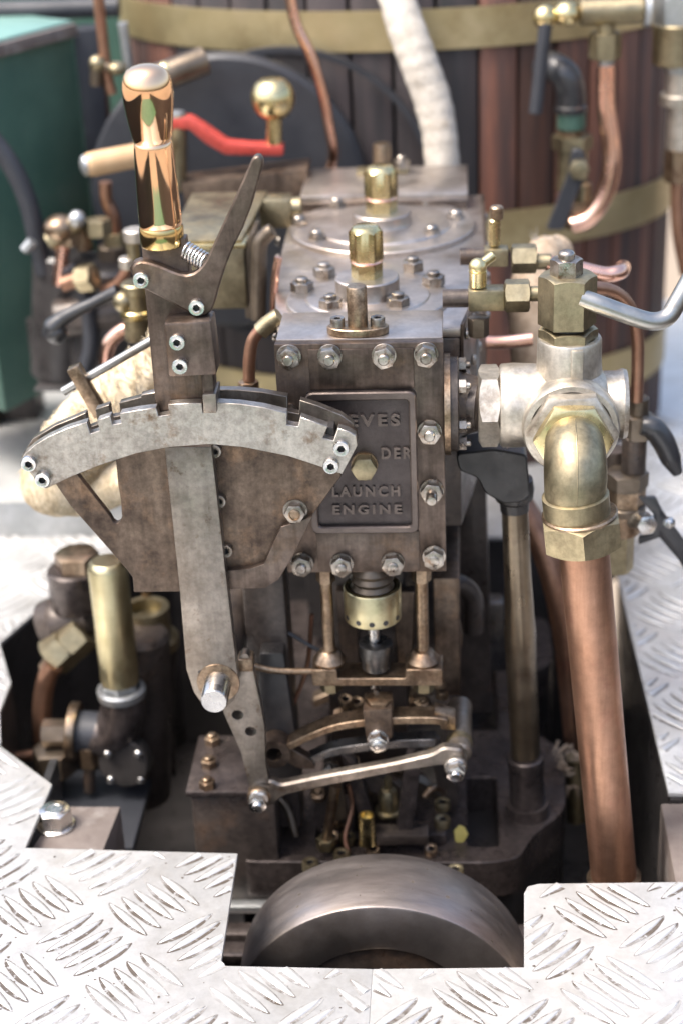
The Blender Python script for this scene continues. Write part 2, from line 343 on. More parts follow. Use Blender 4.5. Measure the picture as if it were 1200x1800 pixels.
def deck(name, poly, org, view, lim):
    """tread plate: polygon sheet, raised five-bar pattern, grime at the foot of the bars"""
    o = O(name, MB().prism([V((x, y, ZD-4)) for x, y in poly], (0, 0, 4), .5), 'aluminium', kind='structure')
    gr = bmesh.new(); far = bmesh.new(); nf = 0; spots = []
    for i in range(-14, 24):
        for j in range(-10, 30):
            if (i+j) % 2: continue
            cx, cy = org[0]+41*i, org[1]+41*j; d = (1, -1) if i % 2 == 0 else (1, 1); e = (1, 1) if i % 2 == 0 else (1, -1)
            for k in range(-2, 3):
                spots.append((cx+e[0]*k*7.9, cy+e[1]*k*7.9, d))
    spots = [s for s in spots if view(s[0], s[1])]
    spots.sort(key=lambda s: s[1])
    for x, y, d in spots:
        q = .70710678; ts = [t/20 for t in range(-20, 21) if all(inside((x+d[0]*q*23*t/20-d[1]*g, y+d[1]*q*23*t/20+d[0]*g), poly) for g in (-1.9, 1.9))]
        if not ts or ts[-1]-ts[0] < .25 or len(ts) < (ts[-1]-ts[0])*20: continue
        t0, t1 = ts[0], ts[-1]; ang = math.atan2(d[1], d[0])
        rot = Quaternion((0, 0, 1), ang+random.uniform(-.025, .025))
        jx, jy = random.uniform(-.5, .5), random.uniform(-.5, .5)
        if nf < lim:
            link('tread_bar', bar_mesh(t0, t1, 'aluminium'), (x+jx, y+jy, ZD), o, rot)
        else:
            vr = [[far.verts.new(V((x, y, ZD))+rot@V(p)) for p in r] for r in bar_rows(t0, t1, n=6)]
            for a, c in zip(vr, vr[1:]):
                for m in range(5): far.faces.new((a[m], a[m+1], c[m+1], c[m]))
        nf += 1; NBAR[0] += 1
        ring = []
        for sgn in (1, -1):
            tt = [max(t0, -1.0)+(min(t1, 1.0)-max(t0, -1.0))*m/16 for m in range(17)]
            for t in (tt if sgn > 0 else tt[::-1]):
                ww = 3.0*max(0, 1-t*t)**.95+(.45 if sgn > 0 else .5+2.6*max(0, 1-t*t)**.5*max(.25, min(1, .9+.7*mnoise.noise(V((x*.08+t*1.6, y*.08, 3))))))
                p = V((x+jx, y+jy, ZD+.12))+rot@V((t*23.2, sgn*ww, 0))
                ring.append(p)
        ring = [p for p in ring if inside((p.x, p.y), poly)]
        if len(ring) > 5: gr.faces.new([gr.verts.new(p) for p in ring])
    gt = bmesh.new()
    for _ in range(260):
        x, y = random.uniform(-240, 240), random.uniform(-270, 60)
        if not inside((x, y), poly): continue
        r = random.choice((.35, .5, .5, .8, 1.1)); a0 = random.uniform(0, 6)
        gt.faces.new([gt.verts.new((x+r*math.cos(a0+1.2*i)*random.uniform(.7, 1.3), y+r*math.sin(a0+1.2*i), ZD+.2)) for i in range(5)])
    if len(gt.verts): setp(link('grit', finish(gt, 'grit', 'grime_brown', V((0, 0, 0))), (0, 0, 0), o), kind='stuff')
    else: gt.free()
    setp(link('grime', finish(gr, 'grime', 'grimy_aluminium', V((0, 0, 0))), (0, 0, 0), o), kind='stuff')
    if len(far.verts): setp(link('tread_bars', finish(far, 'tread_bars', 'aluminium', V((0, 0, 0)), 60), (0, 0, 0), o), kind='stuff')
    else: far.free()
    return o
deck('deck', [(-286, 51), (-232, -2), (-235, -81.4), (-78.7, -87.1), (-76.6, -203), (-73.6, -206.2), (23.2, -208), (23.2, -1490), (-620, -1490), (-620, 51)],
     (-130.5, -144.6), lambda x, y: x > -330 and y > -300, 300)
deck('deck', [(23.3, -1490), (23.3, -208), (121.3, -205.2), (124.2, -130.1), (127, -122.6), (134.4, -119.6), (234.3, -116.9), (560, -117), (560, -1490)],
     (176, -144), lambda x, y: x < 270 and y > -300, 300)
deck('deck', [(236, -12), (228, 321), (230, 414), (560, 414), (560, -12)], (262, 20), lambda x, y: x < 420, 120)
deck('deck', [(-286, 55), (-298, 101), (-299, 146), (-325, 213), (-291, 307), (-240, 352), (-205, 411), (-60, 411), (-60, 1100), (-620, 1100), (-620, 55)],
     (-300, 330), lambda x, y: y < 520 and x > -420, 120)
deck('deck', [(-59, 411), (559, 415), (559, 1100), (-59, 1100)], (70, 450), lambda x, y: x > 200 and y < 700, 60)
O('reflection_floor', MB().span((-700, -2500, -226), (700, -950, -222)), 'reflection_green', kind='structure')  # unseen green sheet added to colour the reflection in the brass grip
# the well under the deck
O('bilge', MB().span((-420, -330, -480), (420, 480, -470)), 'oily_shade_black', kind='structure')
well = [(-286, 51), (-298, 101), (-299, 146), (-325, 213), (-291, 307), (-240, 352), (-205, 411), (228, 414)]
b = MB()
for (x0, y0), (x1, y1) in zip(well, well[1:]):
    b.prism([V((x0, y0, -470)), V((x1, y1, -470)), V((x1, y1, -234.5)), V((x0, y0, -234.5))], (-6 if x1 < 0 else 0, 6, 0))
b.span((237, -14, -470), (246, 412, -234.5)); b.span((-260, -212, -470), (236, -218, -234.5)); b.span((-246, -210, -470), (-240, 50, -242))
O('hatch_wall', b, 'oily_shade_black', kind='structure')
O('hull_backdrop', MB().span((700, -2500, -330), (725, 960, 90)), 'dark_wood', kind='structure')  # unseen dark wall added for the dark strips reflected in the grip
O('hull_backdrop', MB().span((-925, -2500, -330), (-900, 960, 90)), 'dark_wood', kind='structure')  # its left counterpart, likewise added for the reflection
O('reflection_ground', MB().span((-900000, -900000, -1400), (900000, 900000, -1390)), 'reflection_ground', kind='structure')  # unseen ground sheet added to give the grip a tan reflection
# bearers
t = thing('engine_bearer', 'reddish painted bearer with a large zinc hex bolt, beside the left edge of the hatch', 'bearer', (-210, -50, -300))
O('beam', MB().prism([V((-240, -84, -244)), V((-183, -84, -244)), V((-178.5, -11, -244)), V((-226, -11, -244))], (0, 0, -60), 1.2), 'red_oxide', t)
bp = P(100, 1452, z=-244)
O('washer', MB().loft(bp, UZ, [(0, 0), (14.5, 0), (14.5, 1.8), (13.6, 2.4), (0, 2.4)], 36), 'bright_steel', t)
O('bolt_head', MB().nut(bp+V((0, 0, 2.4)), UZ, 22, 13).loft(bp+V((0, 0, 15.4)), UZ, [(7.2, 0), (6.2, .7), (6, 0.2), (0, .2)], 24), 'bright_steel', t)
t = thing('engine_bearer', 'reddish painted bearer block at the right edge of the hatch, without a bolt', 'bearer', (290, -60, -300))
O('beam', MB().span((230, -110, -304), (330, -15, -237), 2), 'red_oxide', t)

# ------------------------------------------------------------------ boiler
BC = V((24, 745, 0)); BA, BB = 286, 186
t = thing('boiler', 'large upright boiler clad in dark wooden staves with brass bands', 'boiler', (BC.x, BC.y, -400))
def bpt(a, off, z): return V((BC.x+(BA+off)*math.sin(a), BC.y-(BB+off)*math.cos(a), z))
N = 44
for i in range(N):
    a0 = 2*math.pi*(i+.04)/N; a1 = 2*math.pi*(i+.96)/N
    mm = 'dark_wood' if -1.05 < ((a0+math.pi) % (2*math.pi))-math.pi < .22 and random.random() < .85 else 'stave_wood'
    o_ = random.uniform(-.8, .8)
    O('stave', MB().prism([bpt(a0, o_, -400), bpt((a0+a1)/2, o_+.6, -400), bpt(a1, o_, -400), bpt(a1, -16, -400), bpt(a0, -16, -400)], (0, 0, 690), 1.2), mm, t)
O('shell', MB().prism([bpt(2*math.pi*i/48, -15, -398) for i in range(48)], (0, 0, 688)), 'oily_shade_black', t)
def band(z0, z1):
    b = MB(); n = 96; rows = [[b.bm.verts.new(bpt(2*math.pi*i/n, off, z)) for i in range(n)] for off, z in ((.8, z0), (3.4, z0), (3.4, z1), (.8, z1))]
    for a, c in zip(rows, rows[1:]+rows[:1]):
        for i in range(n): b.bm.faces.new((a[i], a[(i+1) % n], c[(i+1) % n], c[i]))
    O('band', b, 'band_brass', t)
zb = P(640, 92, y=556).z; zt_ = P(640, 20, y=556).z; band(zb, zt_)
z2 = P(1010, 415, y=560).z; band(z2-16, z2+24)
z3 = P(1100, 690, y=570).z; band(z3-22, z3+22)
dc = P(405, 335, y=546)
d = O('fire_door', MB().loft(dc, FR, [(0, 0), (134, 0), (134, 15), (130, 19), (118, 20), (0, 20)], 72), 'slate_paint', t)
O('door_ring', MB().loft(dc+V((55, 6, -10)), FR, [(140, 0), (146, 0), (146, 7), (140, 7)], 72, True), 'slate_paint', t)

# ================================================================== STEAM ENGINE
E_ = thing('steam_engine', 'dark steel twin-cylinder launch steam engine standing in the deck hatch', 'steam engine', (20, 180, -300))
XL, XR_, ZB, ZT = -40.5, 72.8, -48.2, 126.2
O('valve_chest', MB().span((XL+1, 8.2, ZB+1), (XR_-1, 63, ZT-9), .8), 'brown_iron', E_)
O('chest_top', MB().span((XL+.5, 8.2, ZT-8.8), (XR_-.5, 63.3, ZT), .8), 'cover_steel', E_)
b = MB().span((XL, 0, ZB), (XR_, 8, ZT-.6), .7)
O('chest_cover', b, 'browned_steel', E_)
cxl, cxr = P(543, 640, y=0).x, P(727, 640, y=0).x
zp1, zp0 = P(635, 688, y=-4).z, P(640, 936, y=-4).z
O('raised_pad', MB().prism([V((cxl, -.0, zp1+.5)), V((cxr, 0, zp1+.5)), V((cxr, 0, ZT-4)), V((cxl, 0, ZT-4))], (0, -1.6, 0), .5), 'browned_steel', E_)
O('raised_pad', MB().prism([V((cxl-1, 0, ZB+1.5)), V((cxr+1, 0, ZB+1.5)), V((cxr+1, 0, zp0-.5)), V((cxl-1, 0, zp0-.5))], (0, -1.6, 0), .5), 'browned_steel', E_)
# name panel
pl, pr_ = P(541, 800, y=-5).x, P(733, 800, y=-5).x
def rrect(x0, x1, z0, z1, r, y): return smoothpoly([V((x0, y, z0)), V((x1, y, z0)), V((x1, y, z1)), V((x0, y, z1))], r, seg=5)
np_ = O('name_panel', MB().prism(rrect(pl, pr_, zp0, zp1, 5, 0), (0, -2, 0)), 'panel_iron', E_)
O('frame', MB().prism(rrect(pl, pr_, zp0, zp1, 6, -2), (0, -4.2, 0), .9, [rrect(pl+5.2, pr_-5.2, zp0+5.2, zp1-6, 3, -2)]), 'raised_iron', np_)
def word(txt, px, py, px2, h):
    """raised cast lettering, from photo left/right ends on the panel"""
    a, c = P(px, py, y=-2), P(px2, py, y=-2)
    cu = bpy.data.curves.new('raised_word', 'FONT'); cu.body = txt; cu.size = 1; cu.extrude = .10; cu.bevel_depth = .014; cu.offset = .028; cu.space_character = 1.38
    ob = bpy.data.objects.new('raised_word', cu); COL.objects.link(ob)
    dg = bpy.context.evaluated_depsgraph_get(); me = bpy.data.meshes.new_from_object(ob.evaluated_get(dg)); bpy.data.objects.remove(ob)
    xs = [v.co.x for v in me.vertices]; ys = [v.co.y for v in me.vertices]
    sx = (c.x-a.x)/(max(xs)-min(xs)); sy = h/(max(ys)-min(ys))
    for v in me.vertices: v.co = V(((v.co.x-min(xs))*sx, -v.co.z*14, (v.co.y-min(ys))*sy))*S
    me.materials.append(MATS['raised_iron'])
    link('raised_word', me, (a.x, -2.2, min(a.z, c.z)), np_)
word('REEVES', 562, 748, 703, 9.2)
word('DER', 670, 805, 724, 8.6)
word('LAUNCH', 584, 871, 703, 8.2)
word('ENGINE', 585, 902, 706, 7.6)
pg = P(640, 819, y=-6)
O('washer', MB().cyl((pg.x, -2, pg.z), (pg.x, -4, pg.z), 9.2), 'dull_bronze', np_)
O('drain_plug', MB().nut((pg.x, -4, pg.z), FR, 15.5, 9), 'aged_brass', np_)
for px, py, lg in [(507, 631, 4), (579, 629, 4), (674, 628, 4), (748, 627, 4.5), (754, 763, 4.5), (758, 867, 12), (762, 984, 2), (530, 996, 4), (600, 995, 3), (690, 993, 3)]:
    p = P(px, py, y=-6); fastener('stud', E_, (p.x, -.3 if px > 730 or px < 540 else -1.8, p.z), FR, 'fastener_steel', af=13.6, h=7, r=3.9, pr=lg, wash=1)
for z in (75, 35, 0): fastener('stud', E_, (XL+6.5, -.3, z), FR, 'fastener_steel', af=13.6, h=7, r=3.9, pr=4, wash=1)
# chest top gland
g = P(629, 585, z=ZT)
O('guide_flange', MB().prism([g+V((21*math.cos(a), 11*math.sin(a)*(1 if abs(math.cos(a)) < .9 else .8), 0)) for a in [2*math.pi*i/40 for i in range(40)]], (0, 0, 5.5), .6), 'dull_bronze', E_)
O('guide_cap', MB().loft(g+V((0, 0, 5.5)), UZ, [(0, 0), (6.9, 0), (6.9, 27), (6.2, 28), (0, 28)], 28), 'dull_bronze', E_)
for s in (-1, 1): fastener('cap', E_, g+V((s*13.6, -1, 5.5)), UZ, 'fastener_steel', r=5, h=6)

# cylinder block
ZC = 112
outl = [(-44, 63.6), (-50, 110), (-55, 170), (-58, 250), (-59, 361.5), (-59, 405), (104, 405), (104, 250), (102, 190), (93, 120), (84, 63.6)]
O('cylinder_block', MB().prism([V((x, y, -44)) for x, y in outl], (0, 0, 44+ZC-7), 1.5), 'cast_iron', E_)
O('block_top', MB().prism([V((x+(.6 if x > 0 else -.6), y, ZC-6.8)) for x, y in outl], (0, 0, 6.8), 1), 'cover_steel', E_)
side = [(84.4, 63), (93.4, 120), (102.4, 190), (104.4, 250), (104.4, 400)]
b = MB()
for (x0, y0), (x1, y1) in zip(side, side[1:]):
    b.prism([V((x0, y0, ZC-78)), V((x1, y1, ZC-78)), V((x1, y1, ZC+3)), V((x0, y0, ZC+3))], (2.2, -.2, 0))
O('cladding', b, 'browned_steel', E_)
for (x0, y0), (x1, y1) in zip(side, side[1:]):
    for t in (.2, .75):
        for z in (ZC-8, ZC-40): fastener('domed', E_, (x0+(x1-x0)*t+2.2, y0+(y1-y0)*t, z), XR, 'fastener_steel', r=4, h=3.2)
for y in (80, 120, 160, 205, 260, 310): fastener('domed', E_, (-46-(y-63)*.08, y, ZC-9), (-1, 0, 0), 'fastener_steel', r=4.2, h=3.6)
def cover(px, py, R, r2, rb, hb, studs, pl_af, kind):
    c = P(px, py, z=ZC+3); c.z = ZC
    cv = O('cylinder_cover', MB().loft(c, UZ, [(0, 0), (R, 0), (R, 3.6), (R-.8, 4.4), (r2+1, 4.4), (r2, 5.8), (r2-2, 6.2), (0, 6.2)], 72), 'cover_steel', E_)
    O('boss', MB().loft(c+V((0, 0, 6)), UZ, [(0, 0), (rb+.6, 0), (rb, 1), (rb, hb-1), (rb-1, hb), (0, hb)], 56), 'cover_steel', cv)
    for x, y in studs:
        p = P(x, y, z=ZC+7); p.z = ZC+4.3
        if kind == 'stud': fastener('stud', E_, p, UZ, 'fastener_steel', af=15, h=7.5, r=4.6, pr=3.5)
        else:
            fastener('hex', E_, p, UZ, 'fastener_steel', af=13, h=4); fastener('domed', E_, p+V((0, 0, 3.9)), UZ, 'fastener_steel', r=5.5, h=4.5)
    z = c+V((0, 0, 6+hb))
    pg = O('relief_plug', MB().nut(z, UZ, pl_af-1.5, 11), 'yellow_brass', E_)
    O('washer', MB().loft(z+V((0, 0, 11)), UZ, [(0, 0), (pl_af*.545, 0), (pl_af*.565, 1), (pl_af*.545, 2), (0, 2)], 32), 'bright_copper', pg)
    a = pl_af/2; R6 = hexr(a)
    O('cap', MB().loft(z+V((0, 0, 13)), UZ, [(0, 0), (R6, 0), (R6, lambda t: 22.6-(R6(t)-a*.96)*.9), (a*.97, 22.8), (a*.88, 24.6), (a*.7, 25.4), (0, 25.6)], 36), 'yellow_brass', pg)
    return c
cover(646, 524, 60, 45, 23.5, 14, [(531, 506), (570, 480), (725, 469), (761, 495), (581, 536), (699, 533)], 21.5, 'stud')
cover(671, 398, 77, 57, 24, 10, [(592, 357), (526, 389), (557, 414), (748, 351), (800, 379), (758, 406)], 24, 'domed')
# rear chest
O('rear_chest', MB().span((-51.5, 363, 60), (91.8, 456, 119), 1), 'browned_steel', E_)
O('rear_chest_top', MB().span((-52, 362.5, 119.2), (92.3, 456.5, 126), .8), 'cover_steel', E_)
p = P(672, 300, z=126)
O('rear_guide_cap', MB().loft(V((p.x, p.y-6, 126)), UZ, [(0, 0), (8, 0), (8, 24), (7.2, 26), (0, 26)], 24), 'dull_bronze', E_)
O('rear_guide_flange', MB().box((p.x, p.y-6, 128), (46, 16, 4), 1), 'aged_brass', E_)
fastener('stud', E_, (p.x+17, p.y-6, 130), UZ, 'fastener_steel', af=13, h=7, r=4, pr=4)
q = [P(318, 324, y=425), P(540, 297, y=425), P(540, 372, y=425), P(330, 372, y=425)]
O('rear_plate', MB().prism(q, (0, 40, 0), .6), 'rusty_plate', E_)

# below the chest: guide rods, gland, bracket
for px in (572, 740):
    p0 = P(px, 1008, y=14); p1 = P(px+4, 1165, y=14); x = p0.x
    O('guide_rod', MB().cyl((x, 14, p1.z-4), (x, 14, ZB), 4.6, n=20), 'dull_bronze', E_)
    O('collar', MB().loft((x, 14, p1.z+1), UZ, [(0, 0), (11.5, 0), (12.5, 2.5), (10, 6), (7.5, 9.5), (5, 11), (0, 11)], 28), 'dull_bronze', E_)
    O('rod_nut', MB().nut((x, 14, ZB-14), UZ, 12, 13), 'dull_bronze', E_)
    zb_ = P(px, 1205, y=3).z
    O('lower_nut', MB().nut((x, 14, zb_-10), UZ, 14, 10, True), 'aged_brass', E_)
br0, br1 = P(548, 1180, y=3).x, P(777, 1180, y=3).x; bz0, bz1 = P(650, 1206, y=3).z, P(560, 1178, y=3).z
m1, m2 = P(592, 1180, y=3).x, P(712, 1180, y=3).x; bzm = P(650, 1193, y=3).z
O('valve_guide_bracket', MB().prism(smoothpoly([V((br0, 3, bz0)), V((br1, 3, bz0)), V((br1, 3, bz1)), V((m2, 3, bz1)), V((m2, 3, bzm)), V((m1, 3, bzm)), V((m1, 3, bz1)), V((br0, 3, bz1))], 1.2, seg=2), (0, 23, 0), .5), 'dull_bronze', E_)
c = P(654, 1040, y=16); cxm = c.x
zg1 = P(654, 1052, y=-4).z; zg0 = P(654, 1108, y=-4).z
O('packing_sleeve', MB().loft((cxm, 16, zg0+2), UZ, [(13, 0)]+[(14.2+(1.9 if i % 2 else 0), 1+i*(ZB-zg0-2)/13) for i in range(13)]+[(13, ZB-zg0-2)], 40, True), 'dark_bronze', E_)
gn = O('gland_nut', MB().loft((cxm, 16, zg0), UZ, [(8, 0), (20, 0), (21, 1), (21, zg1-zg0-1), (20.3, zg1-zg0), (17.5, zg1-zg0), (17.5, 6), (8, 6)], 56, True), 'pale_brass', E_)
for a in (-150, -118, -90, -62, -30): 
    dv = V((math.cos(rad(a)), math.sin(rad(a)), 0)); O('spanner_hole', MB().cyl(V((cxm, 16, zg0+5))+dv*19.5, V((cxm, 16, zg0+5))+dv*21.15, 2.1, n=14), 'oily_shade_black', gn)
O('valve_spindle', MB().cyl((cxm, 16, bz0-30), (cxm, 16, ZB-4), 4.2, n=20), 'bright_steel', E_)
zc_ = P(658, 1182, y=8).z
O('spindle_collar', MB().loft((cxm+1, 16, zc_), UZ, [(0, 0), (10.5, 0), (10.5, 6), (12.5, 12), (12.5, 21), (10, 22), (5, 22), (5, 18), (0, 18)], 32), 'dark_steel', E_)
# standards, bed
for sx in (-1, 1):
    x = 16+sx*78
    O('standard', MB().prism([V((x-15, 24, -44)), V((x+15, 24, -44)), V((x+18, 24, -290)), V((x-18, 24, -290))] if sx < 0 else
        [V((x-10, 190, -44)), V((x+10, 190, -44)), V((x+16, 190, -290)), V((x-16, 190, -290))], (0, 34, 0), 2), 'cast_iron', E_)
O('crosshead_guide', MB().span((-22, 70, -270), (40, 84, -44), 2), 'cast_iron', E_)
O('rear_frame', MB().span((-60, 320, -290), (100, 340, -44), 2), 'oily_shade_black', E_)
bedp = smoothpoly([V((-95, -6, -300)), V((104, -6, -300)), V((126, 0, -300)), V((138, 30, -300)), V((166, 62, -300)), V((168, 150, -300)), V((132, 190, -300)), V((132, 260, -300)), V((168, 290, -300)), V((168, 370, -300)), V((120, 420, -300)), V((-95, 420, -300))], 18, seg=5)
h1 = smoothpoly([V((86, 14, -300)), V((111, 14, -300)), V((111, 108, -300)), V((86, 108, -300))], 5)
h2 = smoothpoly([V((88, 178, -300)), V((114, 178, -300)), V((114, 290, -300)), V((88, 290, -300))], 5)
h3 = smoothpoly([V((-34, 14, -300)), V((68, 14, -300)), V((68, 380, -300)), V((-34, 380, -300))], 8)
O('bed', MB().prism(bedp, (0, 0, -34), 5, [h1, h2, h3]), 'brown_iron', E_)
O('bed_apron', MB().prism([v+V((0, 8, -34)) for v in bedp[:]], (0, 0, -60)), 'oily_shade_black', E_)
O('bed_rail', MB().span((-170, -64, -356), (190, -46, -344), 3).span((-170, -30, -372), (190, -14, -352), 3), 'brown_iron', E_)
# left pedestal
zp = -287
pz0, pz1 = P(326, 1392, y=-8), P(488, 1392, y=-8)
O('pedestal', MB().span((pz0.x+3, -4, -345), (pz1.x-3, 66, pz0.z-5), 2), 'cast_iron', E_)
pf = O('pedestal_flange', MB().span((pz0.x, -8, pz0.z-5), (pz1.x, 70, pz0.z), 1.5), 'brown_iron', E_)
O('pedestal_lip', MB().span((pz0.x+2, -14, -345), (pz1.x+2, -4, -338), 1.5), 'galvanised', E_)
for px, py in ((364, 1372), (367, 1335), (373, 1295)):
    p = P(px, py, z=pz0.z+6); fastener('stud', E_, (p.x, min(p.y, 62), pz0.z), UZ, 'dull_bronze', af=11, h=6, r=3.4, pr=3)
O('foot', MB().prism([V((-76, 8, pz0.z)), V((-40, 8, pz0.z)), V((-48, 8, -120)), V((-66, 8, -120))], (0, 20, 0), 2), 'oily_shade_black', E_)
# main bearing blocks in the crank pit
zq = -296
O('bearing_cap', MB().span((34, 18, -330), (70, 72, zq+4), 2), 'brown_iron', E_)
O('bearing_cap', MB().span((-30, 30, -330), (-4, 80, zq), 2), 'brown_iron', E_)
for px, py, zz in ((777, 1410, zq+4), (777, 1440, zq+4), (735, 1470, -308), (678, 1463, -308), (800, 1528, -300), (545, 1516, -300), (600, 1500, -300), (610, 1470, -300)):
    p = P(px, py, z=zz+6); fastener('cap', E_, (p.x, p.y, zz), UZ, 'aged_brass', r=6.4, h=7)
O('cap_keep', MB().prism([P(660, 1486, y=-2), P(752, 1486, y=-2), P(752, 1470, y=-2), P(660, 1470, y=-2)], (0, 16, 0), 1), 'cast_iron', E_)
p = P(682, 1400, y=30)
O('oil_cup', MB().loft(p+V((0, 0, -12)), UZ, [(0, -3), (11, -3), (11, 0), (8, 1), (8, 14), (6, 19), (3, 20), (3, 30), (0, 30)], 24), 'aged_brass', E_)
p = P(645, 1470, y=0)
O('oil_pipe', MB().loft(p+V((0, 0, -6)), UZ, [(0, 0), (7, 0), (6.5, 2), (6.2, 26), (5, 26), (5, 20), (0, 20)], 20), 'yellow_brass', E_)
O('eccentric_rod', MB().prism(pp([(716, 1300), (745, 1300), (722, 1482), (693, 1482)], 6), (0, 9, 0), 1), 'brown_iron', E_)
O('eccentric_rod', MB().prism(pp([(600, 1330), (622, 1330), (655, 1430), (628, 1430)], 24), (0, 9, 0), 1), 'brown_iron', E_)
O('stay_rod', MB().cyl(P(590, 1380, y=4), P(574, 1478, y=4), 4, n=16), 'dull_bronze', E_)
O('stay_nut', MB().nut(P(573, 1490, y=4), UZ, 13, 9), 'aged_brass', E_)
O('big_end', MB().cyl((16, 90, -350), (16, 140, -350), 46), 'cast_iron', E_)
O('crosshead', MB().span((-12, 92, -190), (44, 120, -150), 3).span((0, 96, -330), (32, 112, -150), 3), 'cast_iron', E_)
O('oil_wire', MB().tube([P(430, 1095, y=30), P(500, 1110, y=30), P(545, 1135, y=30), P(575, 1150, y=30)], 1.6, 8), 'slate_paint', E_)
O('spring_strip', MB().tube([P(425, 1165, y=8), P(480, 1178, y=8), P(552, 1180, y=8)], 2.6, 10), 'dull_bronze', E_)
O('inner_link', MB().span((62, 60, -190), (82, 150, -86), 2), 'rusty_plate', E_)
p = P(790, 1060, y=120)
O('side_pipe', MB().tube([P(775, 1050, y=120), P(800, 1025, y=130), P(830, 1050, y=140), P(832, 1110, y=140)], 8, 14), 'cast_iron', E_)
for px, py in ((772, 1207), (776, 1225), (650, 1235)):
    fastener('cap', E_, P(px, py, y=60), UZ, 'dull_bronze', r=5, h=6)
O('rear_foot', MB().prism(pp([(800, 1060), (884, 1060), (890, 1182), (806, 1182)], 225), (0, 18, 0), 2), 'dark_steel', E_)
O('bracket_web', MB().prism(pp([(590, 1040), (625, 1040), (632, 1178), (600, 1178)], 60), (0, 10, 0), 1), 'browned_steel', E_)
O('bracket_web', MB().prism(pp([(690, 1040), (728, 1040), (722, 1185), (700, 1185)], 60), (0, 10, 0), 1), 'rusty_plate', E_)
O('side_cheek', MB().prism(pp([(775, 1100), (800, 1050), (812, 1120), (806, 1200), (786, 1225)], 70), (0, 8, 0), 1), 'rusty_plate', E_)
O('eccentric_strap', MB().loft(P(640, 1420, y=44), FR, [(24, 0), (40, 0), (40, 10), (24, 10)], 40, True), 'cast_iron', E_)
O('eccentric_strap', MB().loft(P(700, 1425, y=78), FR, [(24, 0), (40, 0), (40, 10), (24, 10)], 40, True), 'dark_bronze', E_)
O('radius_rod', MB().prism(pp([(572, 1345), (594, 1345), (612, 1440), (590, 1446)], 18), (0, 7, 0), 1), 'dark_bronze', E_)
O('side_plate', MB().prism(pp([(748, 1300), (770, 1300), (806, 1400), (800, 1470), (782, 1440)], 60), (0, 8, 0), 1), 'cast_iron', E_)
for px, py, yy in ((590, 1420, 30), (588, 1448, 26), (604, 1452, 34), (640, 1405, 70), (690, 1395, 70), (608, 1238, 40), (628, 1242, 44), (757, 1500, 5), (585, 1478, 12), (655, 1500, 0)):
    fastener('cap', E_, P(px, py, y=yy), UZ+V((0, -.3, 0)), 'dull_bronze', r=5.2, h=7)
O('grease_pipe', MB().tube([P(612, 1380, y=24), P(618, 1420, y=20), P(606, 1470, y=10), P(612, 1500, y=4)], 2, 10), 'copper', E_)
O('grease_pipe', MB().tube([P(745, 1400, y=36), P(760, 1385, y=40), P(778, 1392, y=50)], 2.6, 10), 'dull_bronze', E_)
# right column and its bracket
cx0 = P(903, 880, y=60); cx1 = P(927, 1425, y=60)
ax = (cx1-cx0)
def on(py):
    lo, hi = 0.0, 1.0
    for _ in range(30):
        m = (lo+hi)/2; q = cx0+ax*m; d = q-EYE; yy = 900-FPX*d.dot(UP)/d.dot(FWD)
        if yy < py: lo = m
        else: hi = m
    return cx0+ax*lo
def seg(py): return (on(py)-on(890)).length
col = O('column', MB().loft(on(890), ax, [(0, 0), (9.2, 0), (9.8, seg(900)), (10.2, seg(1000)), (11.2, seg(1080)), (12.3, seg(1112)), (12.0, seg(1130)), (11.6, seg(1325)), (0, seg(1330))], 40), 'column_bronze', E_)
O('column_joint', MB().loft(on(1111), ax, [(11.9, 0), (12.25, .3), (12.25, .9), (11.9, 1.2)], 40, True), 'oily_shade_black', col)
O('column_socket', MB().loft(on(1326), ax, [(0, 0), (12, 0), (12, 1), (13.8, 1), (14.8, 2), (14.8, 8), (13.9, 10), (14.2, seg(1425)-seg(1326)), (17.5, seg(1425)-seg(1326)+1), (17.5, 45), (0, 45)], 40), 'brown_iron', E_)
O('column_head', MB().loft(on(890), -ax, [(0, -3), (10.6, -3), (10.8, 4), (14, 7), (15, 14), (14, 22), (0, 26)], 32), 'oily_shade_black', E_)
hb = on(862)
O('column_bracket', MB().prism(smoothpoly(pp([(800, 798), (868, 790), (925, 800), (931, 870), (916, 884), (884, 886), (852, 868), (838, 840), (806, 828)], 44), 4), (0, 34, 0), 1.2), 'oily_shade_black', E_)
# steam flange on the right side of the chest
fz = P(820, 715, y=22)
O('side_flange', MB().loft((74, 26, 70), XR, [(0, 0), (33, 0), (33, 8), (31.5, 9), (24, 9), (22, 12), (19, 22), (0, 22)], 48), 'cast_iron', E_)
for a in range(20, 380, 60):
    fastener('stud', E_, (83, 26+27*math.sin(rad(a)), 70+27*math.cos(rad(a))), XR, 'fastener_steel', af=9, h=5, r=2.6, pr=3)
O('side_flange_ring', MB().loft((73, 26, 70), XR, [(31, 0), (35.5, 0), (35.5, 4), (31, 4)], 48, True), 'dull_bronze', E_)

# ------------------------------------------------------------------ flywheel
t = thing('flywheel', 'dark solid steel flywheel half sunk below the front of the deck hatch', 'flywheel', (24, -100, -351))
fc = V((23.6, -130, -351)); R = 108
O('rim', MB().loft(fc, (0, 1, 0), [(70, 1.2), (72, 0), (R-2, 0), (R-.6, .6), (R, 2), (R, 60), (R-1.5, 62), (70, 62)], 128, True), 'flywheel_steel', t)
O('web', MB().loft(fc+V((0, 3.0, 0)), (0, 1, 0), [(0, 0), (71, 0), (71, 40), (0, 40)], 96), 'cast_iron', t)
O('hub', MB().loft(fc+V((0, 3, 0)), FR, [(0, 0), (22, 0), (22, 8), (20, 10), (0, 10)], 48), 'lever_steel', t)

